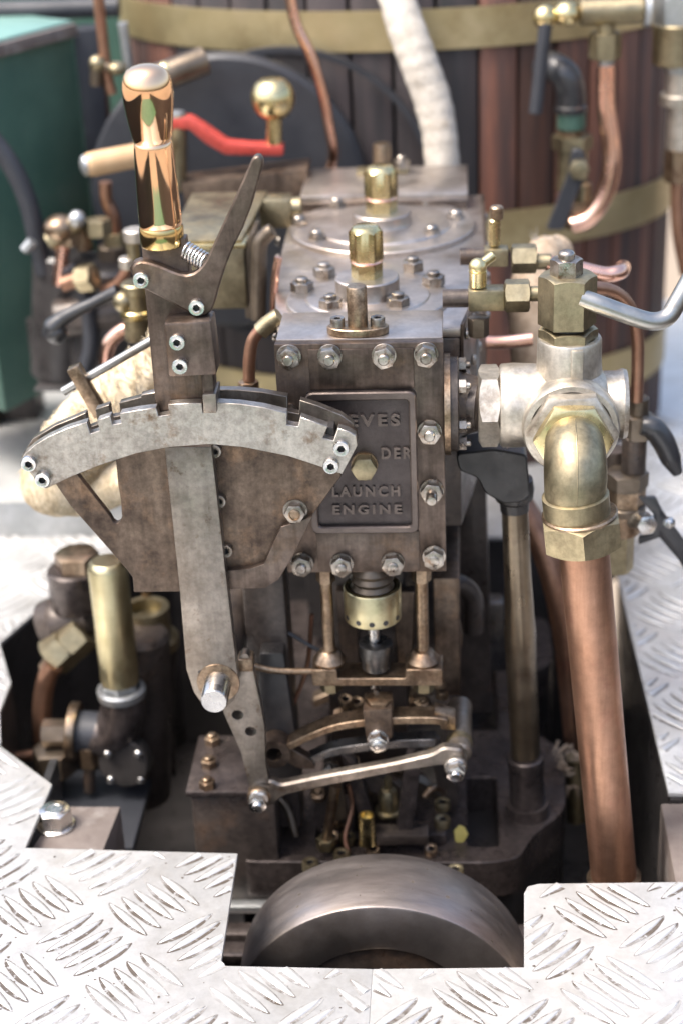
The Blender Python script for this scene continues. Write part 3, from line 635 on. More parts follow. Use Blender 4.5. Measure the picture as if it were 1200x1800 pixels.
# ================================================================== QUADRANT
YF = -50
t = thing('notched_quadrant', 'notched steel quadrant rack with brown backing plate, bolted in front of the chest', 'quadrant', P(385, 1040, y=-30))
arc = [(37, 812), (42, 800), (62, 782), (85, 768), (118, 753), (153, 742), (159, 763), (176, 757), (171, 739), (194, 731), (198, 747), (214, 744), (211, 727), (243, 721), (275, 717), (279, 732), (298, 729), (296, 711), (325, 709), (355, 708), (357, 726), (380, 725), (381, 708), (420, 710), (462, 716), (504, 726), (504, 747), (524, 750), (528, 733), (576, 750), (567, 770), (586, 775), (594, 753), (612, 758), (625, 766), (628, 783), (601, 834), (565, 821), (507, 802), (427, 786), (368, 781), (299, 786), (240, 797), (176, 818), (128, 837), (82, 859), (72, 855)]
A = pp(arc, YF); A = [a if i not in (0, 1) else a for i, a in enumerate(A)]
O('front_arc', MB().prism(A, (0, 8, 0), .35), 'grey_steel', t)
# rear arc: the same curve further back, broken by the same slots
rear = [(60, 790), (100, 766), (135, 752), (153, 744), (158, 770), (175, 764), (170, 738), (194, 730), (198, 752), (214, 749), (212, 727), (250, 717), (250, 713), (276, 708), (276, 780), (385, 776), (385, 704), (420, 704), (462, 708), (506, 716), (506, 742), (526, 746), (528, 722), (560, 732), (600, 748), (622, 764), (625, 785), (600, 838), (560, 826), (500, 806), (427, 791), (368, 786), (299, 791), (240, 802), (176, 824), (128, 843), (82, 866), (40, 822)]
dz = P(330, 709, y=YF).z-P(330, 709, y=-30).z
O('rear_arc', MB().prism([v+V((0, 0, dz-.6)) for v in pp(rear, -30)], (0, 7, 0), .35), 'lever_steel', t)
e = [(37, 812), (42, 800), (60, 786), (96, 828), (80, 860), (72, 855)]
O('end_spacer', MB().prism(pp(e, YF+8), (0, 12, 0), .3), 'grey_steel', t)
e = [(594, 753), (612, 758), (626, 766), (628, 783), (601, 834), (576, 826)]
O('end_spacer', MB().prism(pp(e, YF+8), (0, 12, 0), .4), 'browned_steel', t)
e = [(572, 772), (574, 752), (586, 752), (590, 776)]
O('stop_block', MB().prism(pp(e, YF+8), (0, 12, 0), .3), 'oily_shade_black', t)
for px, py in ((53, 812), (77, 840), (600, 785), (582, 816)):
    fastener('cap', t, P(px, py, y=YF), FR, 'bright_steel', r=5.4, h=4.6)
def sh(l, y0, y1): return [v+V((0, 0, 0)) for v in pp(l, y1)]
pl_out = [(95, 846), (125, 890), (220, 997), (234, 1015), (236, 1041), (330, 1040), (466, 1033), (490, 1018), (512, 980), (547, 908), (600, 836), (585, 815), (500, 795), (427, 782), (368, 778), (299, 783), (240, 796), (204, 806), (208, 850), (213, 880), (215, 908), (211, 918), (205, 921), (199, 917), (194, 908), (134, 832), (120, 838)]
O('backing_plate', MB().prism(pp(pl_out, -29), (0, 6, 0), .4), 'rusty_plate', t)
fl = [(549, 908), (523, 918), (494, 926), (482, 950), (464, 992), (440, 1000), (396, 1004), (396, 1036), (466, 1034), (490, 1019), (513, 981)]
O('plate_stiffener', MB().prism(pp(fl, -35), (0, 6, 0), .5), 'browned_steel', t)
p = P(519, 897, y=-29); O('washer', MB().loft(p, FR, [(0, 0), (8.4, 0), (8.4, 1.2), (0, 1.2)], 28), 'fastener_steel', t)
nn = O('lock_nut', MB().nut(p+V((0, -1.2, 0)), FR, 12.5, 6), 'fastener_steel', t)
O('stud_end', MB().loft(p+V((0, -7, 0)), FR, [(4.2, 0), (4.2, 1.2), (3.4, 1.5), (3.1, .4), (0, .4)], 20), 'dull_bronze', nn)
for px, py in ((378, 790), (386, 878), (398, 965)):
    fastener('cap', t, P(px, py, y=-29), FR, 'fastener_steel', r=5, h=4)
for px, py in ((480, 870), (300, 960), (440, 800)):
    q = P(px, py, y=-23); O('spacer', MB().cyl(q, (q.x, -.2, q.z), 6, n=20), 'browned_steel', t)

# ================================================================== REVERSING LEVER
t = thing('reversing_lever', 'tall steel reversing lever with polished brass grip, standing in the notched rack', 'lever', P(385, 1200, y=-36))
bar = [(249, 424), (325, 420), (328, 448), (356, 660), (372, 786), (397, 1010), (415, 1165), (420, 1205), (411, 1233), (396, 1247), (376, 1250), (357, 1240), (341, 1216), (328, 1176), (316, 1031), (290, 786), (273, 701), (255, 509)]
bars_up = [(249, 424), (326, 420), (330, 450), (357, 668), (361, 700), (372, 786), (290, 786), (273, 701), (255, 509)]
bars_lo = [(290, 786), (372, 786), (397, 1010), (415, 1165), (420, 1200), (412, 1230), (396, 1246), (376, 1249), (357, 1240), (341, 1216), (328, 1176), (316, 1031)]
bb = O('bar', MB().prism(pp(bars_lo, -41.5), (0, 11, 0), .5), 'lever_steel', t)
O('upper_bar', MB().prism(pp(bars_up, -41.5), (0, 11, 0), .5), 'browned_steel', t)
# pivot
pc = P(384, 1200, y=-41.5)
O('pivot_bush', MB().loft(pc, FR, [(9.5, 0), (15.5, 0), (15.2, .7), (9.5, .7)], 40, True), 'dull_bronze', t)
O('pivot_pin', MB().loft(pc+V((0, 60, 0)), FR, [(0, 0), (9.6, 0), (9.6, 84), (8.8, 85.2), (0, 85.2)], 40), 'bright_steel', t)
O('weigh_shaft', MB().cyl(pc+V((0, 12, 0)), pc+V((0, 150, 0)), 12, n=28), 'cast_iron', t)
for px, py in ((352, 1181), (398, 1180)):
    O('punch_mark', MB().cyl(P(px, py, y=-41.2), P(px, py, y=-41.2)+V((0, -.5, 0)), 1.5, n=12), 'oily_shade_black', t)
arm = [(398, 1190), (425, 1150), (436, 1150), (444, 1175), (456, 1230), (465, 1278), (467, 1345), (476, 1392), (440, 1390), (424, 1322), (392, 1250)]
O('drop_arm', MB().prism(smoothpoly(pp(arm, -30), 3), (0, 9, 0), .4, [circ(P(418, 1257, y=-30), 4.2), circ(P(441, 1286, y=-30), 4.2)]), 'lever_steel', t)
O('arm_lug', MB().box(P(433, 1162, y=-25), (11, 14, 10), 1), 'dull_bronze', t)
# trigger
tr = [(232, 480), (233, 470), (238, 463), (248, 459.5), (261, 462), (280, 468), (301, 477), (315, 482), (328, 484), (340, 481), (349, 475), (357, 466), (364, 456), (375, 431), (391, 396), (410, 355), (428, 315), (441, 284), (446, 277), (453, 273), (460, 277), (463, 287), (455, 318), (443, 360), (428, 400), (410, 436), (398, 466), (391, 487), (384, 510), (379, 530), (372, 547), (363, 555), (353, 558), (344, 555), (300, 532), (253, 508), (238, 496)]
O('trigger', MB().prism(pp(tr, -50), (0, 8, 0), 1.1), 'browned_steel', t)
tr2 = [(228, 472), (235, 460), (246, 456), (258, 460), (258, 505), (240, 497)]
O('trigger_rear_cheek', MB().prism(pp(tr2, -31), (0, 6, 0), .6), 'browned_steel', t)
blk = [(287, 568), (371, 564), (382, 660), (296, 664)]
O('latch_block', MB().prism(pp(blk, -60), (0, 22, 0), 2.2), 'browned_steel', t)
for px, py, y in ((250, 490, -50), (347, 538, -50), (313, 599, -60), (318, 641, -60)):
    fastener('cap', t, P(px, py, y=y), FR, 'bright_steel', r=5.2, h=4.4)
O('latch_pawl', MB().prism(pp([(354, 655), (374, 655), (379, 724), (359, 725)], -51), (0, 16, 0), .6), 'browned_steel', t)
O('pawl_tip', MB().prism(pp([(356, 694), (380, 692), (381, 726), (358, 727)], -54.5), (0, 22, 0), .5), 'lever_steel', t)
# return spring
s0, s1 = P(327, 440, y=-38), P(364, 462, y=-44); axd = (s1-s0); nx = axd.orthogonal().normalized(); ny = axd.normalized().cross(nx)
O('return_spring', MB().tube([s0+axd*(i/84)+(nx*math.cos(i*2*math.pi/12)+ny*math.sin(i*2*math.pi/12))*5.6 for i in range(85)], .85, 8, 1), 'bright_steel', t)
# grip, turned from polished brass
g0, g1 = P(286, 422, y=-36), P(255, 112, y=-36); gd = (g1-g0); GL = gd.length; gd.normalize()
kk = K((g0+g1)/2)
def pr(v): return v*GL
O('ferrule', MB().loft(g0, gd, [(0, -3), (13.4, -3), (14.0, -2), (14.0, 8.4), (13.4, 9.6), (0, 9.6)], 56), 'collar_brass', t)
prof = [(0, pr(.085)), (12.9, pr(.085)), (13.6, pr(.095)), (13.7, pr(.13)), (13.5, pr(.22)), (13.0, pr(.36)), (12.4, pr(.48)), (11.9, pr(.545)), (11.7, pr(.562)), (11.2, pr(.568)), (11.7, pr(.574)), (12.4, pr(.60)), (13.6, pr(.66)), (14.9, pr(.74)), (15.6, pr(.81)), (15.7, pr(.86)), (15.2, pr(.905)), (13.8, pr(.945)), (11.4, pr(.972)), (8, pr(.988)), (4, pr(.997)), (0, GL)]
O('grip', MB().loft(g0, gd, prof, 72), 'polished_brass', t, angle=60)

# ================================================================== LINKS
t = thing('drag_link', 'forged steel drag link joining the lever arm to the expansion link', 'link rod', P(455, 1395, y=-24))
d0, d1 = P(456, 1398, y=-28), P(800, 1336, y=-22)
u = (d1-d0).normalized()
O('rod', MB().prism(smoothpoly(pp([(440, 1392), (450, 1374), (478, 1372), (492, 1380), (560, 1366), (690, 1342), (760, 1326), (778, 1314), (812, 1318), (818, 1340), (800, 1352), (776, 1346), (690, 1360), (560, 1386), (498, 1400), (476, 1418), (450, 1414)], -30), 4), (0, 9, 0), 1.6), 'lever_steel', t)
O('boss', MB().cyl(V((d0.x, -33, d0.z)), V((d0.x, -12, d0.z+1)), 8.6, bev=1), 'dull_bronze', t)
O('boss', MB().cyl(V((d1.x, -33, d1.z)), V((d1.x, -18, d1.z)), 8.4, bev=1), 'grey_steel', t)
for d in (d0, d1): fastener('stud', t, (d.x, -33, d.z), FR, 'bright_steel', name='pin_nut', af=12, h=8, r=4, pr=4, wash=1)
t = thing('expansion_link', 'curved slotted bronze expansion link below the valve spindle', 'link', P(670, 1290, y=0))
def curved(pts, y, hz, dy, nm, m):
    c = pp(pts, y); E = []
    for i in range(len(c)-1):
        a = c[i-1] if i else c[0]*2-c[1]; d = c[i+2] if i+2 < len(c) else c[-1]*2-c[-2]; b_, c_ = c[i], c[i+1]
        for k in range(6):
            s_ = k/6; E.append(.5*((2*b_)+(c_-a)*s_+(2*a-5*b_+4*c_-d)*s_*s_+(d-a+3*(b_-c_))*s_**3))
    E.append(c[-1]); O(nm, MB().prism(E+[v-V((0, 0, hz)) for v in E[::-1]], (0, dy, 0), .5), m, t)
curved([(500, 1312), (545, 1290), (590, 1274), (640, 1266), (700, 1262), (760, 1262), (786, 1266)], -6, 6, 16, 'upper_bar', 'dull_bronze')
curved([(540, 1335), (580, 1318), (640, 1308), (700, 1302), (765, 1300)], 2, 7, 12, 'lower_bar', 'dark_steel')
O('link_eye', MB().loft(P(484, 1316, y=0), FR, [(6, -12), (12, -12), (12, 8), (6, 8)], 28, True), 'rusty_plate', t)
O('link_cheek', MB().prism(smoothpoly(pp([(484, 1328), (505, 1312), (548, 1338), (556, 1352), (525, 1352)], 0), 3), (0, 10, 0), .6), 'rusty_plate', t)
pz = P(808, 1262, y=-6)
O('pin_boss', MB().cyl(V((pz.x-1, -17, d1.z+1)), V((pz.x, 46, d1.z+5)), 9.2, bev=2), 'lever_steel', t)
O('pin_ring', MB().cyl(V((pz.x-1, -6, d1.z+1.6)), V((pz.x-1, 0, d1.z+2)), 9.8, n=28), 'aged_brass', t)
O('link_end', MB().prism(pp([(762, 1250), (800, 1262), (800, 1285), (775, 1283)], 0), (0, 14, 0), 1), 'dull_bronze', t)
O('die_block', MB().prism(pp([(637, 1250), (688, 1247), (690, 1296), (678, 1306), (644, 1308)], -14), (0, 26, 0), 1.2), 'rusty_plate', t)
O('die_neck', MB().nut(P(666, 1250, y=-2), UZ, 18, 12), 'dull_bronze', t)
p = P(664, 1298, y=-14)
fastener('stud', t, p, FR, 'bright_steel', name='pin_nut', af=12.5, h=8, r=4.2, pr=3, wash=1)
fastener('stud', t, P(582, 1352, y=0), FR, 'bright_steel', name='pin_nut', af=11, h=9, r=4, pr=3)
fastener('stud', t, P(740, 1330, y=2), FR, 'bright_steel', name='pin_nut', af=11, h=9, r=4, pr=3)

# ================================================================== THREE-WAY VALVE
VY, VZ = 20, 71
vb = V((P(1000, 705, y=VY).x, VY, VZ))
t = thing('regulator_valve', 'large nickel-plated three-way valve with bent steel handle, right of the chest', 'valve', vb)
xa, xb, xc, xd = (P(a, 705, y=VY).x for a in (838, 877, 962, 1100))
b = MB()
b.loft((xb, VY, VZ), XR, [(0, 0), (27.5, 0), (28.8, 1.5), (29.3, 10), (28.6, xc-xb-10), (28, xc-xb), (0, xc-xb+8)], 48)
body = O('body', b, 'valve_nickel', t)
O('body_core', MB().ball((vb.x+2, VY-2, VZ), 31.5, 40), 'valve_nickel', t)
O('right_port', MB().loft((vb.x, VY, VZ), XR, [(0, 0), (23, 0), (23, xd-vb.x-7), (24.5, xd-vb.x-3), (23.5, xd-vb.x), (17, xd-vb.x), (17, 8), (0, 8)], 40), 'valve_nickel', t)
O('port_hexagon', MB().nut((xb+.5, VY, VZ), (-1, 0, 0), 50, xb-xa, True), 'valve_nickel', t)
O('inlet_stub', MB().cyl((72, VY+5, VZ), (xa+1, VY, VZ), 17, n=32), 'cast_iron', t)
n0 = P(1000, 668, y=VY); n1 = P(1000, 592, y=VY)
nx_ = P(1000, 600, y=VY).x
O('neck', MB().loft((nx_, VY, VZ+20), UZ, [(0, 0), (23, 0), (22, 12), (21.8, n1.z-VZ-21.5), (21, n1.z-VZ-20), (17.5, n1.z-VZ-20), (17, n1.z-VZ-26), (0, n1.z-VZ-26)], 44), 'valve_nickel', t)
O('neck_rib', MB().box((nx_+4, VY-21.5, (VZ+26+n1.z)/2-1), (8.5, 5, n1.z-VZ-27), 1), 'valve_nickel', t)
lz = n1.z-6
O('lock_nut', MB().nut((nx_-1, VY, lz+2), UZ, 35, 11, True), 'aged_brass', t)
O('stem_gap', MB().cyl((nx_-1, VY, lz+12), (nx_-1, VY, lz+16), 14, n=28), 'oily_shade_black', t)
sz0 = lz+15.5; sz1 = P(996, 482, y=VY).z
O('stem_head', MB().nut((nx_-2, VY, sz0), UZ, 34, sz1-sz0), 'aged_brass', t)
O('top_nut', MB().nut((nx_-3, VY, sz1-1), UZ, 19, 12), 'fastener_steel', t)
O('top_stud', MB().dome((nx_-3, VY, sz1+11), UZ, 5.6, 3, base=3), 'fastener_steel', t)
hz_ = P(1025, 527, y=VY-14)
O('handle', MB().tube([P(1020, 523, y=VY-12), P(1060, 538, y=VY-14), P(1110, 556, y=VY-14), P(1146, 565, y=VY-13), P(1172, 557, y=VY-10), P(1190, 530, y=VY-6), P(1215, 485, y=VY)], 6.2, 24, 8), 'handle_steel', t)
# front port with hexagon
pf_ = P(1003, 757, y=-15); fx, fz0 = pf_.x, pf_.z
O('front_port', MB().loft((fx, VY-6, fz0), FR, [(0, 0), (32, 0), (33, 22), (32.6, 27), (31.5, 29), (28, 29.5), (27, 26), (0, 26)], 64), 'valve_nickel', t)
O('front_hexagon', MB().nut((fx, -10, fz0), FR, 54, 16), 'valve_nickel', t)
# exhaust pipe with elbow
t = thing('exhaust_pipe', 'thick copper pipe dropping from a brass elbow on the three-way valve', 'pipe', P(1078, 1535, y=-62))
PY = -62
top, bot = P(1026, 975, y=PY), P(1078, 1538, y=PY); dn = (bot-top).normalized()
c0 = P(1014, 905, y=PY)
ez = fz0; cc_ = P(1010, 868, y=PY); ex = fx+.5; zl = cc_.z
ep = [V((ex, -28, ez)), V((ex, -38, ez))]+[V((ex+(cc_.x-ex)*k/5, -38-24*math.sin(rad(18*k)), ez-24+24*math.cos(rad(18*k)))) for k in range(1, 6)]+[V((cc_.x+.6, PY, min(cc_.z-8, ez-30)))]
er = [19.2, 19.4, 19.9, 20.4, 20.7, 20.5, 20.1, 19.6]
eb = O('elbow', MB().tube(ep, er, 40, 5), 'aged_brass', t, angle=60)
O('elbow_hexagon', MB().nut((ex, -25.6, ez), FR, 46, 10, True), 'yellow_brass', eb)
def out_(k):
    p0, p1 = ep[max(k-1, 0)], ep[min(k+1, len(ep)-1)]; d = (p1-p0).normalized(); return V((0, d.z, -d.y)).normalized()
O('casting_seam', MB().tube([ep[k]+out_(k)*(er[k]-.1) for k in range(1, len(ep))], .5, 8, 5), 'aged_brass', eb)
O('elbow_collar', MB().loft(P(1010, 868, y=PY), dn, [(0, 0), (20, 0), (22, .8), (22, 15), (20, 16), (0, 16)], 48), 'aged_brass', eb)
un = P(1018, 905, y=PY)
O('union_ring', MB().loft(un-dn*2, dn, [(0, 0), (24, 0), (25, 1), (24.6, 3), (0, 3)], 48), 'dull_bronze', t)
O('union_nut', MB().nut(un+dn*22, -dn, 49, 22, True), 'aged_brass', t)
O('pipe', MB().loft(top-dn*8, dn, [(0, 0), (16.8, 0), (16.6, (bot-top).length+30), (0, (bot-top).length+30)], 48), 'copper', t)
O('pipe_socket', MB().loft(bot, dn, [(0, -1), (17, -1), (18.2, 0), (19.8, 1.2), (19.6, 5), (18.8, 7), (19.2, 34), (0, 34)], 44), 'dull_bronze', t)

# ================================================================== SMALL FITTINGS AND PIPEWORK
def pt(lst, y):
    """photo points with depth: (px, py) at y, or (px, py, own y)"""
    return [P(q[0], q[1], y=(q[2] if len(q) > 2 else y)) for q in lst]
def pipe(name, lst, y, rpx, m, label, cat='pipe', group=None, n=18, parent=None, rfun=None, sub=8):
    a = pt(lst, y)
    if isinstance(rpx, (list, tuple)): r = [L(k_, a[i]) for i, k_ in enumerate(rpx)]
    else: r = L(rpx, a[len(a)//2])
    return O(name, MB().tube(a, r, n, sub, rfun=rfun), m, parent, label, cat, group, angle=60)
def stack(parent, y, items):
    """vertical turned pieces: (name, px, py_top, py_bottom, half-width px, material, 'h' for hexagon)"""
    for nm, px, y0, y1, hw, m, *k in items:
        a, c = P(px, y1, y=y), P(px, y0, y=y); r = L(hw, c); h = (c.z-a.z)
        b = MB()
        if k and k[0] == 'h': b.nut(a, UZ, 2*r*.93, h, True, 36)
        else: b.cyl(a, a+V((0, 0, h)), r, bev=min(1.2, h*.2))
        O(nm, b, m, parent)
# drain cocks on the right of the cylinders
def cock(y, bpx, npx, opx, lab, stem):
    a = P(bpx[0], (bpx[2]+bpx[3])/2, y=y); t = thing('drain_cock', lab, 'tap', a)
    def hx(x0, x1, y0, y1, nm, m):
        p0, p1 = P(x0, (y0+y1)/2, y=y), P(x1, (y0+y1)/2, y=y)
        O(nm, MB().nut(p0, XR, L((y1-y0)*.86, p0), p1.x-p0.x, True), m, t)
    p0, p1 = P(bpx[0], (bpx[2]+bpx[3])/2, y=y), P(bpx[1], (bpx[2]+bpx[3])/2, y=y)
    hh = L((bpx[3]-bpx[2])*.4, p0)
    O('body', MB().span((p0.x, y-hh, p0.z-hh), (p1.x, y+hh, p0.z+hh), 1.2), 'aged_brass', t)
    hx(*npx, 'union_nut', 'aged_brass')
    q0, q1 = P(opx[0], (opx[2]+opx[3])/2, y=y), P(opx[1], (opx[2]+opx[3])/2, y=y)
    O('olive', MB().cyl(q0, (q1.x, q0.y, q0.z), L((opx[3]-opx[2])/2, q0), bev=.8), 'aged_brass', t)
    O('inlet', MB().cyl((p0.x-18, y, p0.z), p0, 6.5), 'cast_iron', t)
    return t, p0, p1, hh
t, a, c, hh = cock(72, (822, 886, 500, 548), (886, 930, 490, 550), (930, 952, 503, 530), 'small brass drain cock nearest the front, right of the front cylinder cover', 0)
b0 = P(839, 498, y=72)
O('stem', MB().loft(b0, UZ, [(0, -2), (6.2, -2), (6.2, 8), (6.5, 9), (0, 9)], 24).ball(b0+V((0, 0, 12)), 6.4), 'yellow_brass', t)
O('tommy_bar', MB().cyl(b0+V((0, 0, 12)), P(866, 449, y=78), 3.6, bev=.6), 'yellow_brass', t)
O('drain_nut', MB().nut(P(840, 590, y=72), UZ, 13, 14, True), 'dark_bronze', t)
t, a, c, hh = cock(160, (850, 892, 430, 470), (898, 942, 428, 482), (942, 968, 446, 474), 'small brass drain cock with an upright stem, behind the front drain cock', 0)
stack(t, 160, [('stem', 868, 384, 432, 11, 'yellow_brass'), ('stem_cap', 872, 362, 386, 12, 'dull_bronze')])
pipe('copper_pipe', [(960, 462, 160), (1000, 468, 160), (1060, 482, 160), (1088, 478, 165), (1094, 470, 190)], 160, 14, 'bright_copper', 'short copper pipe running right from the rear drain cock')
pipe('copper_pipe', [(948, 516, 72), (990, 508, 90), (1045, 506, 110), (1082, 515, 120), (1108, 545, 125), (1120, 600, 125), (1118, 705, 125)], 120, 11.5, 'copper', 'thin copper pipe arching behind the three-way valve down to a black union')
pipe('copper_pipe', [(842, 601), (880, 602), (935, 596)], 200, 12, 'bright_copper', 'short pink copper pipe low behind the brass drain cocks')
pipe('lagged_pipe', [(985, 440, 350), (955, 452, 330), (936, 490, 310), (930, 560, 290), (934, 650, 280), (960, 720, 270)], 300, [26, 34, 38, 38, 36, 34], 'frayed_rope', 'brown frayed rope-lagged pipe behind the three-way valve', n=24, rfun=lambda d, a: 1+.05*math.sin(d*1.1+a)+.05*mnoise.noise(V((d*.15, math.cos(a)*2, math.sin(a)*2))))
b = MB()
for i in range(60):
    a = P(955+random.uniform(-18, 22), 430+random.uniform(-8, 14), y=335); v = V((random.uniform(-1, .6), random.uniform(-1, 0), random.uniform(.1, 1)))
    b.tube([a, a+v*8, a+v*15+V((random.uniform(-5, 5), 0, random.uniform(-6, 2)))], [.7, .5, .2], 4, 2)
O('frayed_rope_end', b, 'white_lagging', None, 'tuft of pale frayed rope behind the brass drain cocks', 'rope', kind='stuff')
pipe('iron_pipe', [(826, 545), (826, 720)], 130, 15, 'galvanised', 'plain grey upright pipe beside the rear of the cylinder block')
# right-hand union stack with black levers
t = thing('ball_valve', 'bronze ball valve stack with two black levers, right of the three-way valve', 'valve', P(1100, 980, y=130))
stack(t, 130, [('union_cap', 1122, 697, 730, 17, 'dark_bronze'), ('union_nut', 1120, 728, 768, 26, 'dark_bronze', 'h'), ('barrel', 1112, 764, 836, 22, 'cast_iron'),
               ('lock_nut', 1100, 828, 856, 36, 'dark_bronze', 'h'), ('hexagon', 1098, 852, 888, 33, 'dull_bronze', 'h'), ('ring', 1096, 884, 898, 38, 'dark_bronze'),
               ('valve_body', 1090, 894, 935, 34, 'dull_bronze'), ('tail_nut', 1082, 932, 1000, 28, 'aged_brass', 'h')])
O('inlet_barrel', MB().cyl(P(1080, 790, y=150), P(1080, 860, y=150), 9), 'cast_iron', t)
O('lever_handle', MB().tube(pt([(1126, 748), (1146, 752), (1164, 775), (1178, 806), (1190, 832)], 120), [7, 9, 9, 8, 4], 14), 'black_paint', t, 'black curved upper lever')
p = P(1128, 915, y=112)
O('stem_nut', MB().nut(p, (.25, -1, .1), 14, 12, True), 'bright_steel', t)
O('stem', MB().cyl(P(1100, 912, y=126), p, 7), 'valve_nickel', t)
O('lower_lever_handle', MB().prism(pp([(1122, 876), (1152, 875), (1164, 900), (1215, 968), (1240, 1040), (1222, 1040), (1192, 985), (1158, 945), (1122, 958), (1122, 946), (1146, 940), (1148, 905)], 108), (0, 5, 0), .8), 'black_paint', t, 'black flat lower lever with a bent lug')
p = P(1173, 918, y=100); fastener('stud', t, p, (.4, -1, .3), 'bright_steel', name='lever_screw', af=8, h=4, r=2.5, pr=2)
pipe('copper_pipe', [(900, 860, 200), (930, 912, 190), (955, 965, 180), (975, 1030, 170), (990, 1130, 165), (1000, 1250, 160), (1006, 1330, 160)], 170, [20, 23, 24, 23, 18, 15, 13], 'copper', 'bent copper pipe behind the iron column with silver soldered joints')
b = MB()
for i in range(30):
    a = P(990+random.uniform(-12, 25), 1320+random.uniform(-20, 70), y=120); v = V((random.uniform(-1, 1), random.uniform(-.6, .2), random.uniform(-1, .5)))
    b.tube([a, a+v*7, a+v*13], [1.4, 1.0, .3], 5, 2)
O('rope_packing', b, 'frayed_rope', None, 'bundle of brownish rope packing at the foot of the copper pipes', 'rope', kind='stuff')
pipe('union_stub', [(1010, 1330), (1012, 1440)], 130, 17, 'aged_brass', 'dull brass pipe stub behind the foot of the thick copper pipe')
lf = [P(a, c, y=20) for a, c in ((797, 1460), (806, 1450), (815, 1453), (822, 1466), (815, 1478), (808, 1486), (799, 1478))]
O('fallen_leaf', MB().prism([v+V((0, random.uniform(-2, 2)*0, 0)) for v in lf], (0, -.5, .3)), 'leaf_yellow', None, 'small yellow leaf stuck on the engine bed beside the bearing bolts', 'leaf')

# behind, on the boiler: right
t = thing('water_gauge_tap', 'brass tap with drooping grey handle at the top right of the boiler', 'tap', P(1030, 20, y=520))
O('body', MB().cyl(P(1018, 22, y=520), P(1132, 16, y=520), L(24, P(1080, 20, y=520)), bev=2), 'aged_brass', t)
O('knob', MB().ball(P(957, 30, y=515), L(22, P(957, 30, y=515)), 24), 'yellow_brass', t)
O('gland', MB().ball(P(995, 24, y=518), L(25, P(995, 24, y=518)), 24, flat=.9), 'yellow_brass', t)
O('flange', MB().cyl(P(1132, 16, y=520), P(1142, 16, y=520), L(30, P(1132, 20, y=520))), 'galvanised', t)
O('handle', MB().cyl(P(958, 40, y=510), P(940, 200, y=505), L(12, P(950, 120, y=505)), bev=1), 'slate_paint', t)
stack(t, 520, [('branch', 1064, 40, 62, 16, 'aged_brass'), ('square_nut', 1062, 56, 103, 27, 'aged_brass', 'h'), ('olive', 1064, 100, 122, 13, 'galvanised')])
pipe('copper_pipe', [(1063, 115, 520), (1063, 180, 518), (1072, 250, 515), (1073, 300, 512), (1058, 350, 510), (1032, 385, 508), (1004, 395, 508)], 515, 15.5, 'bright_copper', 'bright copper pipe curving below the brass tap on the boiler')
t = thing('blowdown_valve', 'black elbow pipe with verdigris union and black lever on the boiler', 'valve', P(1005, 300, y=530))
O('elbow', MB().tube(pt([(958, 118, 560), (972, 118, 540), (992, 132, 530), (1001, 160, 530), (1002, 196, 530)], 530), L(26, P(1000, 150, y=530)), 24), 'black_paint', t)
stack(t, 530, [('elbow_rim', 1002, 184, 198, 28, 'black_paint'), ('union', 1003, 196, 226, 25, 'green_bronze'), ('ring', 1003, 226, 240, 20, 'dull_bronze'), ('hexagon', 1004, 236, 262, 34, 'aged_brass', 'h'), ('valve_body', 1004, 258, 335, 27, 'aged_brass')] if 'green_bronze' in MATS else
      [('elbow_rim', 1002, 184, 198, 28, 'black_paint'), ('union', 1003, 196, 226, 25, 'green_paint'), ('ring', 1003, 226, 240, 20, 'dull_bronze'), ('hexagon', 1004, 236, 262, 34, 'aged_brass', 'h'), ('valve_body', 1004, 258, 335, 27, 'aged_brass')])
O('lever_handle', MB().prism(smoothpoly(pp([(1005, 262), (1024, 264), (1034, 300), (1022, 322), (990, 405), (958, 405), (996, 310)], 505), 4), (0, 6, 0), 1.5), 'slate_paint', t)
O('lever_nut', MB().nut(P(1016, 296, y=505), FR, L(32, P(1016, 296, y=505)), 8), 'aged_brass', t)
stack(t, 522, [('tail', 1022, 320, 356, 16, 'aged_brass'), ('tail_nut', 1015, 352, 400, 24, 'dull_bronze', 'h')])
t = thing('safety_valve', 'tall grey-brass fitting cut by the right edge, beside the boiler', 'valve', P(1185, 300, y=540))
stack(t, 540, [('cap', 1182, -10, 42, 34, 'galvanised', 'h'), ('dome', 1186, 40, 112, 42, 'aged_brass'), ('neck', 1192, 110, 128, 26, 'galvanised'), ('body', 1194, 126, 176, 28, 'valve_nickel'), ('collar', 1192, 164, 184, 34, 'valve_nickel'), ('lower_body', 1194, 180, 262, 26, 'valve_nickel'), ('tail_nut', 1192, 258, 318, 26, 'dull_bronze', 'h')])
pipe('copper_pipe', [(1190, 318), (1192, 400), (1206, 480)], 535, 13, 'copper', 'brown copper pipe below the grey fitting at the right edge')
pipe('lagged_pipe', [(682, -60, 540), (697, 0, 520), (728, 90, 500), (757, 170, 490), (772, 240, 480), (778, 320, 470)], 490, [31, 32, 34, 33, 31, 31], 'white_lagging', 'white tape-lagged steam pipe leaning in front of the boiler', n=28, sub=22,
     rfun=lambda d, a: 1+.014*math.sin(d*.42+.9*math.sin(a)+3*mnoise.noise(V((d*.02,0,0))))+.05*mnoise.noise(V((d*.06, math.cos(a)*1.5, math.sin(a)*1.5))))
pipe('copper_pipe', [(505, -30), (520, 40), (545, 95), (566, 160), (578, 220), (586, 270), (578, 305)], 505, 9.5, 'bright_copper', 'thin bright copper pipe in front of the middle of the boiler')

